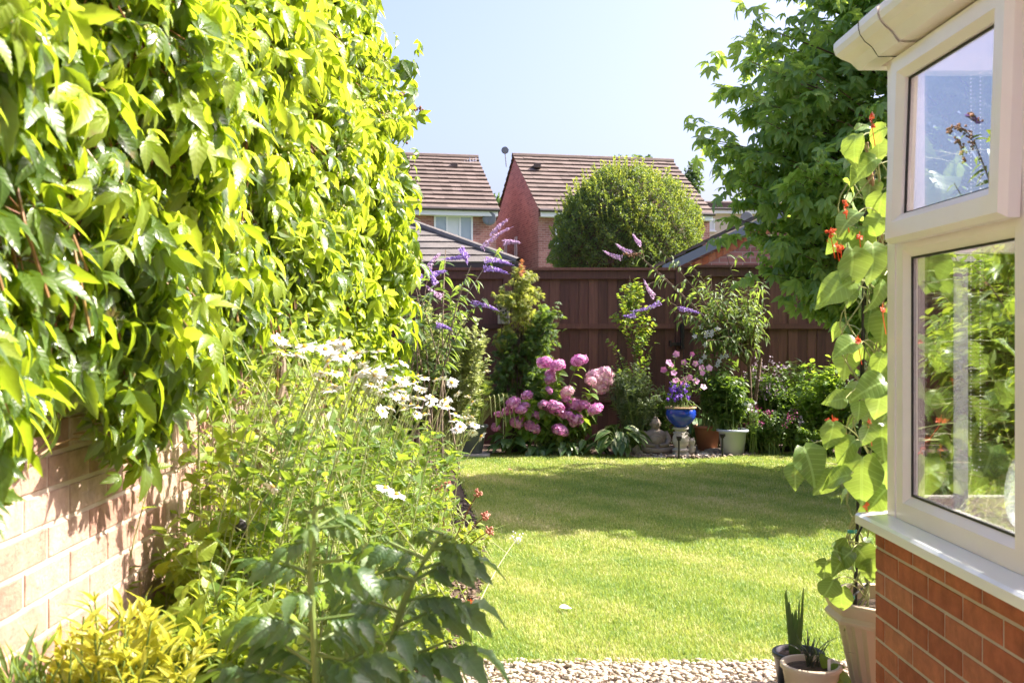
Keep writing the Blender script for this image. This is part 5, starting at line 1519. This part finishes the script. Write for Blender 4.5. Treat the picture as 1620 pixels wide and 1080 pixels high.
# rocks
for (px, py, sx, sz_, lb) in ((1013, 714, .09, .09, 'pale angular rock left of the seated stone figure'), (1106, 708, .10, .05, 'flat grey rock beside the small owl figure'), (1113, 716, .07, .035, 'flat pale rock among the pebbles'), (1130, 712, .12, .05, 'brown grey rock in front of the terracotta pot'), (1048, 712, .05, .025, 'small dark rock before the seated stone figure')):
    c = G(px, py + 6); r_ = thing('rock', lb, 'rock', c, 'rocks on the pebble patch')
    g = Geo(); V, Fq = ico(c + [0, 0, sz_ * .3], 1, 2, .09, (sx, sx * .7, sz_)); g.add(V, Fq); g.build('stone', MT['stone_l'] if 'pale' in lb else MT['stone'], r_)
# tall cane beside
t = thing('garden_cane', 'thin dark cane standing among the white flowers', 'cane', P(1083, 560, 11.6)); g = Geo(); g.tubes(np.array([[P(1083, 700, 11.6) , P(1080, 470, 11.6)]]), .007, .005, 5); g.build('cane', MT['black'], t)

# ---------- right hand border in shade
def flowers_on(t, pts, mt, tpl, size, per=1, spread=.0, name='flowers'):
    pts = np.repeat(pts, per, 0) + rng.normal(0, spread, (len(pts) * per, 3))
    g = Geo(); g.inst(tpl, pts, rng.normal(size=pts.shape), rng.normal(0, .5, pts.shape) + [-.2, -1, .5], size * rng.uniform(.7, 1.2, len(pts))); g.build(name, MT[mt], t)
def bed(name, label, px, D, cpy, w, h, n, tpls, per, size, mt, cat='plant', fl=None, **kw):
    bb = np.array([(px - 786) / F * D, D, 0]); c = P(px, cpy, D)
    t, PL = plant(name, label, cat, bb, ell(c, (w, w * .8, h), n, .4, 1), tpls, per, size, mt, **kw)
    if fl: flowers_on(t, PL[:, -1][:fl[2]] + [0, -.03, .02], fl[0], fl[1], fl[3], fl[4], fl[5])
    return t
bed('phlox', 'tall pale mauve flowered plant against the fence', 1212, 11.8, 600, .28, .28, 60, [L_lance], 12, .06, 'dark', fl=('mauve', L_flower5, 34, .013, 7, .03))
bed('aster', 'dark purple flowered low plant at the right lawn edge', 1225, 11.2, 665, .34, .16, 60, [L_ovate], 16, .045, 'dark', fl=('magenta', L_flower5, 14, .012, 9, .018))
bed('border_plant', 'green leafy plant right of the pale bucket', 1192, 11.3, 690, .22, .16, 50, [L_ovate], 18, .05, 'dark')
bed('border_shrub', 'dense dark green shrub below the fence, behind the purple flowers', 1255, 11.8, 640, .5, .4, 110, [L_ovate], 26, .06, 'dark', cat='shrub')
bed('climbing_rose', 'leggy shrub with round leaves at the right of the dark fence', 1300, 11.3, 620, .34, .42, 80, [L_round], 22, .06, 'hyd', cat='shrub', wob=.1)
bed('border_shrub', 'dark mid height shrub beneath the bare buddleia trunk', 1200, 11.9, 625, .35, .38, 90, [L_ovate], 26, .06, 'dark', cat='shrub')
bed('border_shrub', 'dark shrub against the fence between buddleia and leggy shrub', 1262, 12.0, 600, .4, .3, 80, [L_lance], 24, .07, 'dark', cat='shrub')
bed('geranium', 'mounded geranium at the right end of the lawn edge', 1290, 11.1, 690, .4, .2, 90, [L_star], 16, .035, 'hyd', fl=('mauve', L_flower5, 5, .02, 10, .02))
bed('border_shrub', 'dark leafy shrub behind the runner bean pot, by the right fence', 1390, 11.2, 640, .7, .6, 120, [L_ovate], 26, .07, 'dark', cat='shrub')
bed('white_phlox', 'few white and red flowers on thin stems before the dark shrub', 1188, 11.15, 640, .08, .14, 10, [L_lance], 10, .05, 'dark', fl=('whitef', L_flower5, 6, .022, 3, .02))
bed('border_shrub', 'broad green shrub seen through the conservatory glass', 1500, 9.0, 620, .8, .9, 150, [L_lance], 30, .09, 'hyd', cat='shrub')
bed('border_shrub', 'green shrub at the right side fence, far side of the conservatory', 1640, 7.5, 600, .8, 1.0, 130, [L_lance], 30, .1, 'fresh', cat='shrub')
bed('dark_fern', 'dark strappy plant between the grey shrub and the petunias', 1045, 11.7, 640, .14, .3, 26, [L_narrow], 14, .16, 'dark')

# ---------- daisies
D0 = 3.2
dz = thing('shasta_daisy', 'clump of white shasta daisies leaning over the left bed', 'flowering plant', (-.6, 3.6, 0))
dh = [(445,558,2.7),(455,545,2.75),(470,562,2.7),(483,548,2.8),(515,552,2.9),(530,548,3.0),(545,545,3.0),(540,565,2.9),(560,560,3.0),(575,575,3.1),(520,572,2.8),(508,590,2.8),(530,612,2.8),(520,618,2.75),(563,596,3),(585,588,3.2),(595,600,3.2),(610,597,3.3),(600,555,3.6),(620,578,3.8),(640,598,4.0),(655,605,4.1),(668,630,4.3),(680,638,4.4),(690,600,4.4),(700,598,4.5),(715,605,4.6),(740,627,4.9),(748,636,4.9),(700,640,4.6),(720,655,4.7),(735,660,4.7),(650,640,4.2),(625,625,3.8),(607,615,3.6),(605,650,3.7),(640,575,4.4),(770,587,5.2),(722,680,4.7),(748,684,4.8),(762,690,4.9),(610,772,3.0),(628,782,3.05),(430,770,2.5),(660,655,4.3),(672,598,4.8)]
dh += [(rng.uniform(495, 600), rng.uniform(538, 605), rng.uniform(2.8, 3.3)) for _ in range(6)] + [(rng.uniform(600, 720), rng.uniform(590, 668), rng.uniform(3.6, 4.7)) for _ in range(10)]
dh += [(455 + 300 * q + rng.normal(0, 14), 545 + 125 * q + rng.normal(0, 16), 2.7 + 2.0 * q) for q in rng.random(30)]
cen = None; head = None; stems = []
for i, (x, y, D) in enumerate(dh):
    p = P(x, y, D)
    if head is None:
        g = Geo(); N = 22
        for q in range(N):
            g.inst(leaf(4, .24, .15, .12, .65), [[0, 0, 0]], [cos(2 * pi * q / N), sin(2 * pi * q / N), rng.normal(.0, .1)], [0, 0, 1], rng.uniform(.025, .034))
        head = g.build('flower_head', MT['petal_w'], None); head.parent = dz
        g = Geo(); V, Fq = ico((0, 0, .003), .008, 2, .02, (1, 1, .55)); g.add(V, Fq); cen = g.build('flower_eye', MT['petal_y'], None); cen.parent = head; o = head
    else:
        o = link(head.copy()); o.parent = dz; k = link(cen.copy()); k.parent = o
    o.location = tuple(p - np.array([-.6, 3.6, 0])); o.rotation_euler = (rng.normal(.0, .3), rng.normal(.25, .3), rng.uniform(0, 6)); o.scale = (rng.uniform(.75, 1.05),) * 3
    if y > 760 and x > 500: o.rotation_euler = (.2, .3, 0)
    b = np.array([max(p[0] - rng.uniform(.12, .3), WX + .12), D + rng.uniform(-.1, .15), 0])
    stems.append((b, b + (p - b) * [.2, .2, .7], p))
extra = []
for i in range(110):
    D = rng.uniform(2.7, 5.4); b = np.array([rng.uniform(WX + .15, -.3 - .02 * D), D, 0]); e = b + [rng.normal(.12, .16), rng.normal(0, .16), rng.uniform(.2, .62)]
    extra.append((b, b + (e - b) * [.2, .2, .7] + rng.normal(0, .06, 3), e))
PLa = bez(*[np.array(q) for q in zip(*(stems + extra))], 10)
g = Geo(); g.tubes(PLa, .0022, .0015, 5); g.build('stems', MT['stem_pale'], dz)
g = Geo(); leaves_on(g, PLa, [L_lance, L_narrow, L_small], 36, .055, t0=.05, t1=.78, droop=.0, out=.8); g.build('foliage', MT['daisyleaf'], dz)
# ---------- left bed fillers
plant('golden_shrub', 'golden yellow leaved shrub at the foot of the brick wall', 'shrub', (-.78, 2.12, 0), ell(P(185, 1050, 2.1), (.20, .2, .16), 75, .35, 1, up=-.1), [L_lance], 22, .055, 'gold', 'stem_g', t0=.35, droop=-.5, out=.8, wob=.03)
plant('golden_shrub', 'second patch of golden leaves behind the tomato plant', 'shrub', (-.6, 2.5, 0), ell(P(345, 1010, 2.5), (.22, .25, .2), 70, .35, 1, up=-.1), [L_lance, L_ovate], 22, .05, 'lime', 'stem_g', t0=.35, droop=-.3, out=.8, wob=.03)
bb = np.array([-.87, 1.95, 0]); tp_ = P(28, 1055, 1.95)
plant('seedling', 'small upright leaved plant at the extreme bottom left corner', 'plant', bb, np.stack([tp_[0] + rng.normal(0, .03, 18), 1.95 + rng.normal(0, .03, 18), tp_[2] + rng.uniform(-.08, .03, 18)], 1), [L_narrow], 8, .08, 'tomato_y', t0=.6, droop=-.6, out=.5)
# sweet pea on an obelisk
ob_t = P(381, 830, 2.9)
obl = thing('plant_obelisk', 'black metal plant support with a ball finial in the left bed', 'plant support', (ob_t[0], 2.9, 0))
g = Geo(); V, Fq = ico(ob_t, .022, 3); g.add(V, Fq); g.build('ball_finial', M_plain('dark_ball', (.05, .045, .05), .45), obl, smooth=True)
for i in range(4):
    a = pi / 4 + i * pi / 2; g = Geo()
    q = ob_t - [0, 0, .02]; g.tubes(np.array([[q + [.008 * cos(a), .008 * sin(a), 0], q + [.03 * cos(a), .03 * sin(a), -.12], [q[0] + .13 * cos(a), 2.9 + .13 * sin(a), 0]]]), .004, .004, 6); g.build('rod', MT['black'], obl)
plant('sweet_pea', 'pale green pea like climber tangled around the black plant support', 'climbing plant', (-.74, 2.95, 0), ell((-.76, 2.95, .58), (.16, .5, .46), 150, .2, 1), [L_ovate, L_ovate, L_heart], 22, .052, 'lime', 'stem_pale', t0=.15, droop=.0, out=.9, wob=.12, sr=(.003, .0015))
plant('wall_climber', 'fine stemmed light green climber against the brick between creeper and daisies', 'climbing plant', (-.88, 3.4, 0), np.stack([WX + rng.uniform(.05, .28, 200), rng.uniform(2.65, 4.6, 200), rng.uniform(.45, 1.35, 200)], 1), [L_small, L_ovate, L_narrow], 22, .045, 'fresh', 'stem_pale', t0=.2, droop=.0, out=.9, wob=.12, basespread=.3, sr=(.003, .0015))
plant('border_perennial', 'loose pale leaved perennial in the middle of the left bed', 'plant', (-.55, 4.6, 0), ell((-.52, 4.6, .5), (.33, .8, .36), 150, .2, 1), [L_small, L_narrow], 24, .045, 'fresh', 'stem_pale', t0=.15, droop=.0, out=.9, wob=.1, basespread=.22, sr=(.003, .0015))
plant('border_perennial', 'pale leaved perennial farther along the left bed, nearer the grey pot', 'plant', (-.62, 6.3, 0), ell((-.6, 6.3, .42), (.3, .9, .4), 150, .2, 1), [L_small, L_lance], 24, .05, 'fresh', 'stem_pale', t0=.15, droop=.0, out=.9, wob=.1, basespread=.25, sr=(.003, .0015))
plant('border_perennial', 'taller leafy perennial past the end of the wall by the lawn', 'plant', (-.8, 7.9, 0), ell((-.85, 7.7, .4), (.25, .6, .38), 90, .2, 1), [L_small, L_lance], 24, .055, 'hyd', 'stem_pale', t0=.15, droop=.0, out=.9, wob=.1, basespread=.2, sr=(.003, .0015))
plant('heuchera', 'low yellow green round leaved mound at the lawn edge', 'plant', (-.18, 5.75, 0), ell((-.17, 5.75, .14), (.15, .28, .13), 60, .3, 1, up=-.1), [L_star], 12, .032, 'lime', 'stem_g', t0=.3, droop=.0, basespread=.06, sr=(.003, .0015))
plant('creeping_herb', 'low green leafy edging beside the tomato, near the gravel', 'plant', (-.36, 4.2, 0), ell((-.36, 4.2, .12), (.18, .45, .14), 70, .3, 1, up=-.1), [L_small], 20, .035, 'lime', 'stem_g', t0=.2, droop=.0, basespread=.15, sr=(.003, .0015))
# strappy plants
def straps(label, base, n, ln, w, mt, spread=.6, name='strappy_plant', cat='plant', bd=None, lift=.9):
    t = thing(name, label, cat, base); base = np.asarray(base, float)
    g = Geo(); a = rng.uniform(0, 2 * pi, n); k = 9; tt = np.linspace(0, 1, k)
    for i in range(n):
        L = ln * rng.uniform(.6, 1.1); d = np.array([cos(a[i]), sin(a[i]), 0]) if bd is None else nz(np.array([cos(a[i]), sin(a[i]), 0]) * .7 + bd)
        sp = rng.uniform(.3, 1) * spread
        p = base + rng.normal(0, .012, 3) * [1, 1, 0] + d * (L * sp * tt ** 1.4)[:, None] + np.array([0, 0, 1]) * (L * lift * (tt - .62 * sp * tt ** 2.4))[:, None]
        s = np.cross(d, [0, 0, 1]); ww = w * np.sin(np.clip(tt * .9 + .12, 0, 1) * pi) ** .6 / 2
        V = np.stack([p - s * ww[:, None], p + s * ww[:, None]], 1).reshape(-1, 3)
        Fq = [(2 * j, 2 * j + 1, 2 * j + 3, 2 * j + 2) for j in range(k - 1)]
        C = np.zeros((len(V), 3)); C[:, 2] = rng.random(); C[:, 0] = np.tile([-1, 1], k); C[:, 1] = np.repeat(tt, 2)
        g.add(V, Fq, C)
    g.build('leaves', MT[mt], t); return t
straps('strappy cream green leaves arching over the left lawn edge', (-.30, 5.1, .0), 34, .62, .009, 'grassleaf', .75, bd=np.array([.3, 0, 0]))
straps('low arching cream grass right beside the soil edge', (-.27, 4.25, .0), 30, .4, .007, 'grassleaf', .9, bd=np.array([.2, 0, 0]))
straps('tuft of long green leaves below the daisies', (-.62, 3.9, .0), 40, .6, .010, 'grassleaf', .6)
sed = thing('sedum', 'dusty red flower clusters on leaning stems at the lawn edge', 'flowering plant', (-.28, 5.4, 0))
g = Geo(); hs = [P(708, 765, 5.4), P(756, 780, 5.3), P(693, 772, 5.4), P(768, 815, 5.1), P(775, 840, 5.0)]
bsed = np.tile([-.3, 5.4, 0], (5, 1)); g.tubes(bez(bsed, (bsed + hs) / 2 + [0, 0, .08], np.array(hs), 8), .004, .003, 5); g.build('stems', MT['stem_red'], sed)
for p in hs:
    g = Geo()
    for q in range(26): V, Fq = ico(p + rng.normal(0, .010, 3), .006, 0); g.add(V, Fq)
    g.build('flower_head', MT['sedum'], sed)
g = Geo(); leaves_on(g, bez(bsed, (bsed + hs) / 2 + [0, 0, .08], np.array(hs), 8), [L_small], 12, .04, t0=.2, t1=.9); g.build('foliage', MT['lime'], sed)
for (px, py, lb) in ((818, 852, 'tiny pale weed flowers on a thin stem over the lawn edge'),):
    b = np.array([-.1, 4.9, 0]); e = P(818, 852, 5.4); t = thing('yarrow', lb, 'flowering plant', b)
    g = Geo(); g.tubes(bez([b], [(b + e) / 2 + [0, 0, .05]], [e], 8), .002, .0012, 4); g.build('stem', MT['stem_pale'], t)
    g = Geo()
    for q in range(24): V, Fq = ico(e + rng.normal(0, .016, 3), .0045, 0); g.add(V, Fq)
    g.build('flower_head', MT['whitef'], t)
t = thing('marigold', 'single orange red flower low at the left lawn edge', 'flowering plant', (-.27, 4.5, 0)); p = P(745, 957, 4.55)
g = Geo(); g.inst(petals(12, .5, .3, .4), np.repeat([p], 3, 0), rng.normal(size=(3, 3)), [.3, -.5, 1], [.03, .024, .018]); g.build('flower', MT['scarlet'], t)
g = Geo(); g.tubes(np.array([[(-.2, 4.5, 0), p]]), .003, .002, 4); g.build('stem', MT['stem_g'], t)

# ---------- tomato plants in the foreground
def tomato(label, base, main, leafs, top=None):
    t = thing('tomato_plant', label, 'pot plant', base, 'tomato plants'); base = np.asarray(base, float)
    g = Geo(); PLm = np.array(main); tt = np.linspace(0, 1, 14)
    cs = np.concatenate([[0], np.cumsum(np.linalg.norm(np.diff(PLm, axis=0), axis=1))]); cs /= cs[-1]
    cur = np.stack([np.interp(tt, cs, PLm[:, j]) for j in range(3)], 1)
    for _ in range(2): cur[1:-1] = (cur[:-2] + cur[1:-1] * 2 + cur[2:]) / 4
    g.tubes(cur[None], .011, .005, 9); g.build('stem', MT['stem_g'], t)
    g = Geo(); gy = Geo(); gp = Geo()
    for (tt_, d, ln) in leafs:
        p = np.array([np.interp(tt_, tt, cur[:, j]) for j in range(3)])
        d = nz(d); s = ln * .78
        tgt = gy if tt_ > .93 else g
        dd = nz(d + [0, 0, .25])
        tgt.inst(L_tomato, [p + d * .01], dd, [-.25 * d[0], -.25 * d[1], 1] + rng.normal(0, .22, 3), s)
        gp.tubes(bez([p], [p + dd * s * .3], [p + dd * s * .55], 4), .0035, .0025, 5)
    g.build('leaves', MT['tomato'], t, smooth=True)
    if gy.n: gy.build('young_leaves', MT['tomato_y'], t)
    gp.build('leaf_stalks', MT['stem_g'], t)
    return t
def ring(n, t0, t1, l0, l1, az=(0, 2 * pi), bias=(0, 0, 0)):
    o = []
    for i in range(n):
        a = rng.uniform(*az) if az != (0, 2 * pi) else (i * 2.4 + rng.normal(0, .3)); f = i / max(1, n - 1)
        o.append((t0 + (t1 - t0) * f, np.array([cos(a), sin(a), rng.uniform(-.15, .35)]) + np.array(bias), l0 + (l1 - l0) * f + rng.normal(0, .012)))
    return o
D1 = 1.75
A0 = np.array([-.33, 1.75, .25])
tomato('tomato plant with a thick pale stem at the left of the pair', A0, [A0, P(505, 1040, D1), P(488, 960, D1), P(490, 880, D1), P(500, 800, D1)],
       ring(22, .42, .95, .24, .13) + ring(7, .95, 1, .11, .06) + [(.6, np.array([-1, .1, .1]), .30), (.55, np.array([-1, -.2, .0]), .28), (.7, np.array([-.8, .4, .1]), .24), (.5, np.array([.7, -.5, 0]), .27)])
D2 = 1.95
B0 = np.array([-.24, 1.95, .25])
tomato('tomato plant with dark drooping leaves reaching right towards the lawn', B0, [B0, P(610, 1060, D2), P(625, 980, D2), P(668, 880, D2), P(700, 845, D2)],
       ring(19, .38, .95, .24, .14) + ring(5, .95, 1, .13, .08) + [(.62, np.array([1, -.1, .15]), .30), (.72, np.array([1, .1, .2]), .27), (.85, np.array([1, .1, .3]), .22), (.5, np.array([1, -.3, .0]), .33), (.42, np.array([.8, -.6, .0]), .30)])
C0 = np.array([-.27, 2.25, .25])
tomato('shorter tomato plant seen behind the other two', C0, [C0, P(590, 1000, 2.25), P(590, 900, 2.25), P(585, 850, 2.25)],
       ring(16, .3, .95, .22, .13) + ring(4, .95, 1, .11, .07))
MT['tpot'] = M_plain('black_pot', (.03, .03, .032), .5)
for (b, lb) in ((A0, 'black plastic pot of the left tomato plant'), (B0, 'black plastic pot of the right tomato plant'), (C0, 'black plastic pot of the shorter tomato plant')):
    pot('plant_pot', lb, 0, 0, 0, potp(.10, .13, .25), MT['tpot'], soil_z=.235, r_soil=.12, loc=(b[0], b[1], 0))

# ---------- runner beans
BC = np.array([1.40, 3.72, 0])
oct_ = lambda a: 1 / np.cos(((a + pi / 8) % (pi / 4)) - pi / 8) ** .8
MT['beige'] = M_plain('beige_plastic', (.55, .45, .33), .5, (.6, .5, .38), 6, .15, 60)
bpot = thing('beige_planter', 'large fluted beige planter at the conservatory corner', 'plant pot', BC)
g = Geo()
g.lathe([(.001, -.02), (.115, -.02), (.12, -.0), (.128, .04), (.155, .18), (.175, .275), (.178, .285)], BC, 96, flute=.018, fn=24)
g.lathe([(.178, .283), (.205, .288), (.208, .30), (.196, .315), (.205, .335), (.212, .352), (.21, .362), (.198, .365), (.188, .36), (.182, .30)], BC, 48, sq=oct_)
g.build('pot_body', MT['beige'], bpot, smooth=False)
g = Geo(); g.lathe([(.001, .315), (.1, .318), (.183, .31)], BC, 32, sq=oct_); g.build('potting_soil', MT['soil'], bpot)
bn = thing('runner_bean', 'tall runner bean with big lime leaves and scarlet flowers beside the window', 'climbing plant', BC + [0, 0, .315])
canes = thing('bean_canes', 'dark canes tied with green wire supporting the runner bean', 'canes', BC + [0, 0, .315])
tops = []
for i, (dx, dy, tx, tz) in enumerate(((-.13, -.02, -.06, 1.95), (-.10, .08, -.05, 1.9), (.05, .1, -.04, 1.95), (.1, -.03, -.06, 1.9))):
    b = BC + [dx, dy, .25]; e = BC + [tx - .02, 0, tz]; tops.append((b, e))
    g = Geo(); g.tubes(np.array([[b, (b + e) / 2, e]]), .006, .005, 7); g.build('cane', MT['black'] if i < 3 else MT['cane'], canes)
g = Geo(); g.tubes(np.array([[P(1398, 452, 3.75), P(1370, 270, 3.7)]]) + [0, 0, .1], .009, .008, 7); g.build('cane', MT['cane'], canes)
g = Geo(); g.tubes(np.array([[P(1355, 850, 3.62), P(1450, 660, 3.7)]]), .004, .004, 6); g.tubes(np.array([[P(1340, 950, 3.6), P(1400, 900, 3.8)]]), .004, .004, 6); g.build('cross_brace', MT['black'], canes)
for (px, py) in ((1351, 845), (1348, 950)):
    g = Geo(); p = P(px, py, 3.6); a = np.linspace(0, 2 * pi * 2, 30)
    g.tubes(np.stack([p[0] + .015 * np.cos(a), p[1] + .02 + .015 * np.sin(a), p[2] + .006 * a / 6], 1)[None], .002, .002, 4); g.build('wire_tie', MT['tie'], canes)
# twining stems
g = Geo(); tt = np.linspace(0, 1, 40)
for i in range(9):
    b, e = tops[i % 4]; ph = rng.uniform(0, 6); r = rng.uniform(.012, .05)
    p = b + (e - b) * tt[:, None] * rng.uniform(.8, 1.02); p = p + np.stack([r * np.cos(tt * 26 + ph), r * np.sin(tt * 26 + ph), 0 * tt], 1) + np.stack([-.06 * np.sin(tt * 5 + ph) * tt, 0 * tt, 0 * tt], 1)
    g.tubes(p[None], .0035, .0025, 6)
# placed leaves (pixel, depth, size px, roll of tip in picture)
BL = [(1385,215,3.6,46,-2.4),(1348,235,3.55,58,-2.0),(1362,265,3.6,62,-2.6),(1340,345,3.5,60,-2.7),(1378,300,3.7,50,-1.6),(1365,385,3.6,60,-1.7),(1335,372,3.6,40,-2.2),(1385,415,3.5,70,-1.5),(1352,430,3.45,80,-1.45),(1318,458,3.45,74,-2.75),(1330,448,3.5,44,-2.6),
      (1345,470,3.6,34,-1.6),(1338,545,3.5,52,-2.9),(1352,560,3.55,40,-1.9),(1388,575,3.5,44,-2.2),(1378,610,3.45,64,-2.9),(1392,640,3.5,60,-1.6),(1322,632,3.5,40,-3.0),(1345,628,3.6,30,-1.8),(1316,690,3.4,52,-1.7),(1335,712,3.4,56,-2.4),(1372,690,3.5,44,-1.8),(1258,752,3.4,44,-1.75),
      (1285,735,3.38,72,-1.2),(1318,755,3.4,58,-2.9),(1305,765,3.45,50,-2.2),(1362,760,3.42,86,-1.7),(1396,760,3.5,60,-1.5),(1385,790,3.5,56,-2.4),(1330,885,3.4,52,-2.6),(1345,880,3.42,66,-.4),(1372,885,3.6,56,-.9),(1310,935,3.4,48,-1.9),(1330,950,3.45,50,-1.6),(1303,905,3.5,46,-1.8),(1378,905,3.6,44,-1.6),
      (1392,470,3.6,60,-1.7),(1395,520,3.65,60,-1.9),(1390,330,3.65,56,-1.8),(1380,360,3.6,50,-2.3),(1375,500,3.7,44,-2.1),(1395,700,3.6,60,-1.7),(1360,650,3.6,36,-1.6),(1392,240,3.65,44,-1.3),(1366,200,3.7,30,.4),(1345,225,3.62,36,-2.9),(1382,820,3.55,60,-1.8),(1395,590,3.6,60,-2)]
Lf = Geo(); st_ = Geo()
def stemx(z): return BC[0] - .05 + (-.03) * sin(z * 3)
for (x, y, D, s, ang) in BL:
    p = P(x, y, D); L = s / F * D * .86
    d = np.array([cos(ang), rng.normal(-.15, .25), sin(ang)])
    nr = np.array([rng.normal(-.2, .5), -.8, rng.uniform(.3, 1.1)])
    b = p - nz(d) * L * .5
    Lf.inst(L_heart, [b], d, nr, L)
    o = np.array([min(stemx(p[2]), BC[0]), 3.72, p[2] + rng.uniform(-.12, .02)])
    st_.tubes(bez([o], [(o + b) / 2 + [0, 0, .06]], [b], 7), .0024, .0018, 5)
# the growth that stands behind the corner and shows through the end window
N = 125
pz = rng.uniform(.5, 2.0, N); pp = np.stack([BC[0] + rng.uniform(-.09, .42, N), 3.72 + rng.uniform(-.12, .28, N), pz], 1)
a = rng.uniform(0, 2 * pi, N)
d = np.stack([np.cos(a), np.sin(a) * .6, rng.uniform(-1.3, -.1, N)], 1)
Lf.inst(L_heart, pp, d, np.stack([rng.normal(0, .5, N), rng.normal(-.5, .5, N), np.ones(N)], 1), rng.uniform(.07, .13, N))
o = pp.copy(); o[:, 0] = BC[0] - .02 + rng.normal(0, .03, N); o[:, 1] = 3.74; o[:, 2] -= rng.uniform(0, .12, N)
st_.tubes(bez(o, (o + pp) / 2 + [0, 0, .05], pp, 6), .0022, .0016, 4)
Lf.build('foliage', MT['bean'], bn, smooth=True)
g.build('vines', MT['stem_pale'], bn); st_.build('leaf_stalks', MT['stem_pale'], bn)
for (x, y, w, h, n_) in ((1378, 186, 6, 9, 8), (1338, 325, 6, 10, 8), (1314, 375, 9, 14, 14), (1325, 388, 6, 6, 6), (1333, 397, 6, 5, 6), (1360, 375, 4, 5, 4), (1358, 540, 6, 6, 8), (1318, 664, 9, 4, 9), (1373, 667, 5, 5, 5), (1346, 712, 4, 6, 5), (1340, 693, 3, 4, 3), (1368, 800, 5, 5, 6), (1383, 605, 4, 4, 4), (1520, 468, 7, 6, 7), (1450, 375, 5, 16, 10), (1515, 590, 6, 8, 8), (1508, 600, 4, 4, 3), (1487, 710, 4, 4, 4), (1395, 490, 4, 5, 4)):
    D = 3.5 if x < 1400 else 3.75
    n_ = max(3, int(n_ * .6))
    pts = np.array([P(x + rng.normal(0, w * .5), y + rng.normal(0, h * .5), D + rng.normal(0, .008)) for _ in range(n_)])
    g = Geo(); g.inst(petals(3, .9, .3, .6, seg=4), pts, rng.normal(size=(n_, 3)), rng.normal(0, .5, (n_, 3)) + [0, -1, .2], .0105)
    for p in pts[: n_ // 2]: V, Fq = ico(p + [0, .003, 0], .006, 1); g.add(V, Fq)
    c_ = pts.mean(0); g.tubes(np.array([[c_ + [.03, .05, -.08], c_ + [.005, .01, -.02], c_ + [0, 0, .02]]]), .0016, .0012, 4)
    g.build('flower_cluster', MT['scarlet'], bn)

# ---------- small pots bottom right
c1 = np.array([(1263 - 786) / F * 3.80, 3.80, 0])
pt1, _ = pot('black_pot', 'small black pot with cut upright stalks behind the mini beige pot', 0, 0, 0, potp(.07, .088, .145, .006, .02), M_plain('navy_pot', (.02, .025, .035), .35), soil_z=.125, r_soil=.08, loc=c1)
cs_ = thing('cut_stalks', 'pale cut upright leek like stalks in the small black pot', 'pot plant', c1 + [0, 0, .125])
for (dx, h, w) in ((-.025, .32, .009), (-.018, .26, .011), (.0, .22, .011), (.008, .27, .006), (.02, .33, .007), (-.008, .2, .012)):
    g = Geo(); b = c1 + [dx * .5 - .01, rng.normal(0, .008), .12]; e = b + [dx * .9, 0, h * .72]; w = w * .85
    V = np.array([b + [-w, 0, 0], b + [w, 0, 0], (b + e) / 2 + [-w, -.003, 0], (b + e) / 2 + [w, -.003, 0], e + [-w * .6, 0, 0], e + [w * .3, 0, .02]])
    V = np.concatenate([V, V + [0, w * .8, 0]])
    g.add(V, [(0, 1, 3, 2), (2, 3, 5, 4), (6, 8, 9, 7), (8, 10, 11, 9), (0, 2, 8, 6), (2, 4, 10, 8), (1, 7, 9, 3), (3, 9, 11, 5), (4, 5, 11, 10)]); g.build('stalk', MT['tomato_y'], cs_)
c2 = np.array([(1283 - 786) / F * 3.60, 3.60, 0])
pot('mini_beige_pot', 'small cream pot with black grass at the bottom edge', 0, 0, 0, potp(.072, .098, .165, .006, .018), MT['beige'], soil_z=.145, r_soil=.09, loc=c2)
straps('dark strappy mondo grass in the small cream pot', c2 + [0, 0, .14], 26, .2, .005, 'blackgrass', .9, name='mondo_grass', cat='pot plant')
lf = thing('seedling', 'little green seedling leaning over the rim of the small cream pot', 'pot plant', c2 + [.05, 0, .15])
g = Geo(); b = c2 + [.05, -.02, .15]; g.inst(L_ovate, [b, b, b + [.02, 0, 0]], [[-.3, -.3, .7], [.8, -.2, .2], [.5, -.6, -.6]], [[0, -1, .5]] * 3, [.07, .06, .1]); g.build('leaves', MT['hyd'], lf)
g = Geo(); g.box(c2 + [.045, -.04, .13], c2 + [.055, -.038, .19]); g.build('plant_label', MT['petal_w'], lf)
t = thing('fallen_leaf', 'single pale dry leaf lying on the sunny lawn', 'leaf', G(895, 972)); g = Geo(); g.inst(L_ovate, [G(885, 972) + [0, 0, .035]], [1, .2, .05], [0, -.4, 1], .06); g.build('leaf_blade', MT['petal_w'], t)
t = thing('fallen_leaf', 'tiny reddish leaf lying on the shaded far lawn', 'leaf', G(803, 748)); g = Geo(); g.inst(L_ovate, [G(803, 748) + [0, 0, .035]], [1, .2, .1], [0, -.4, 1], .05); g.build('leaf_blade', MT['acer_r'], t)
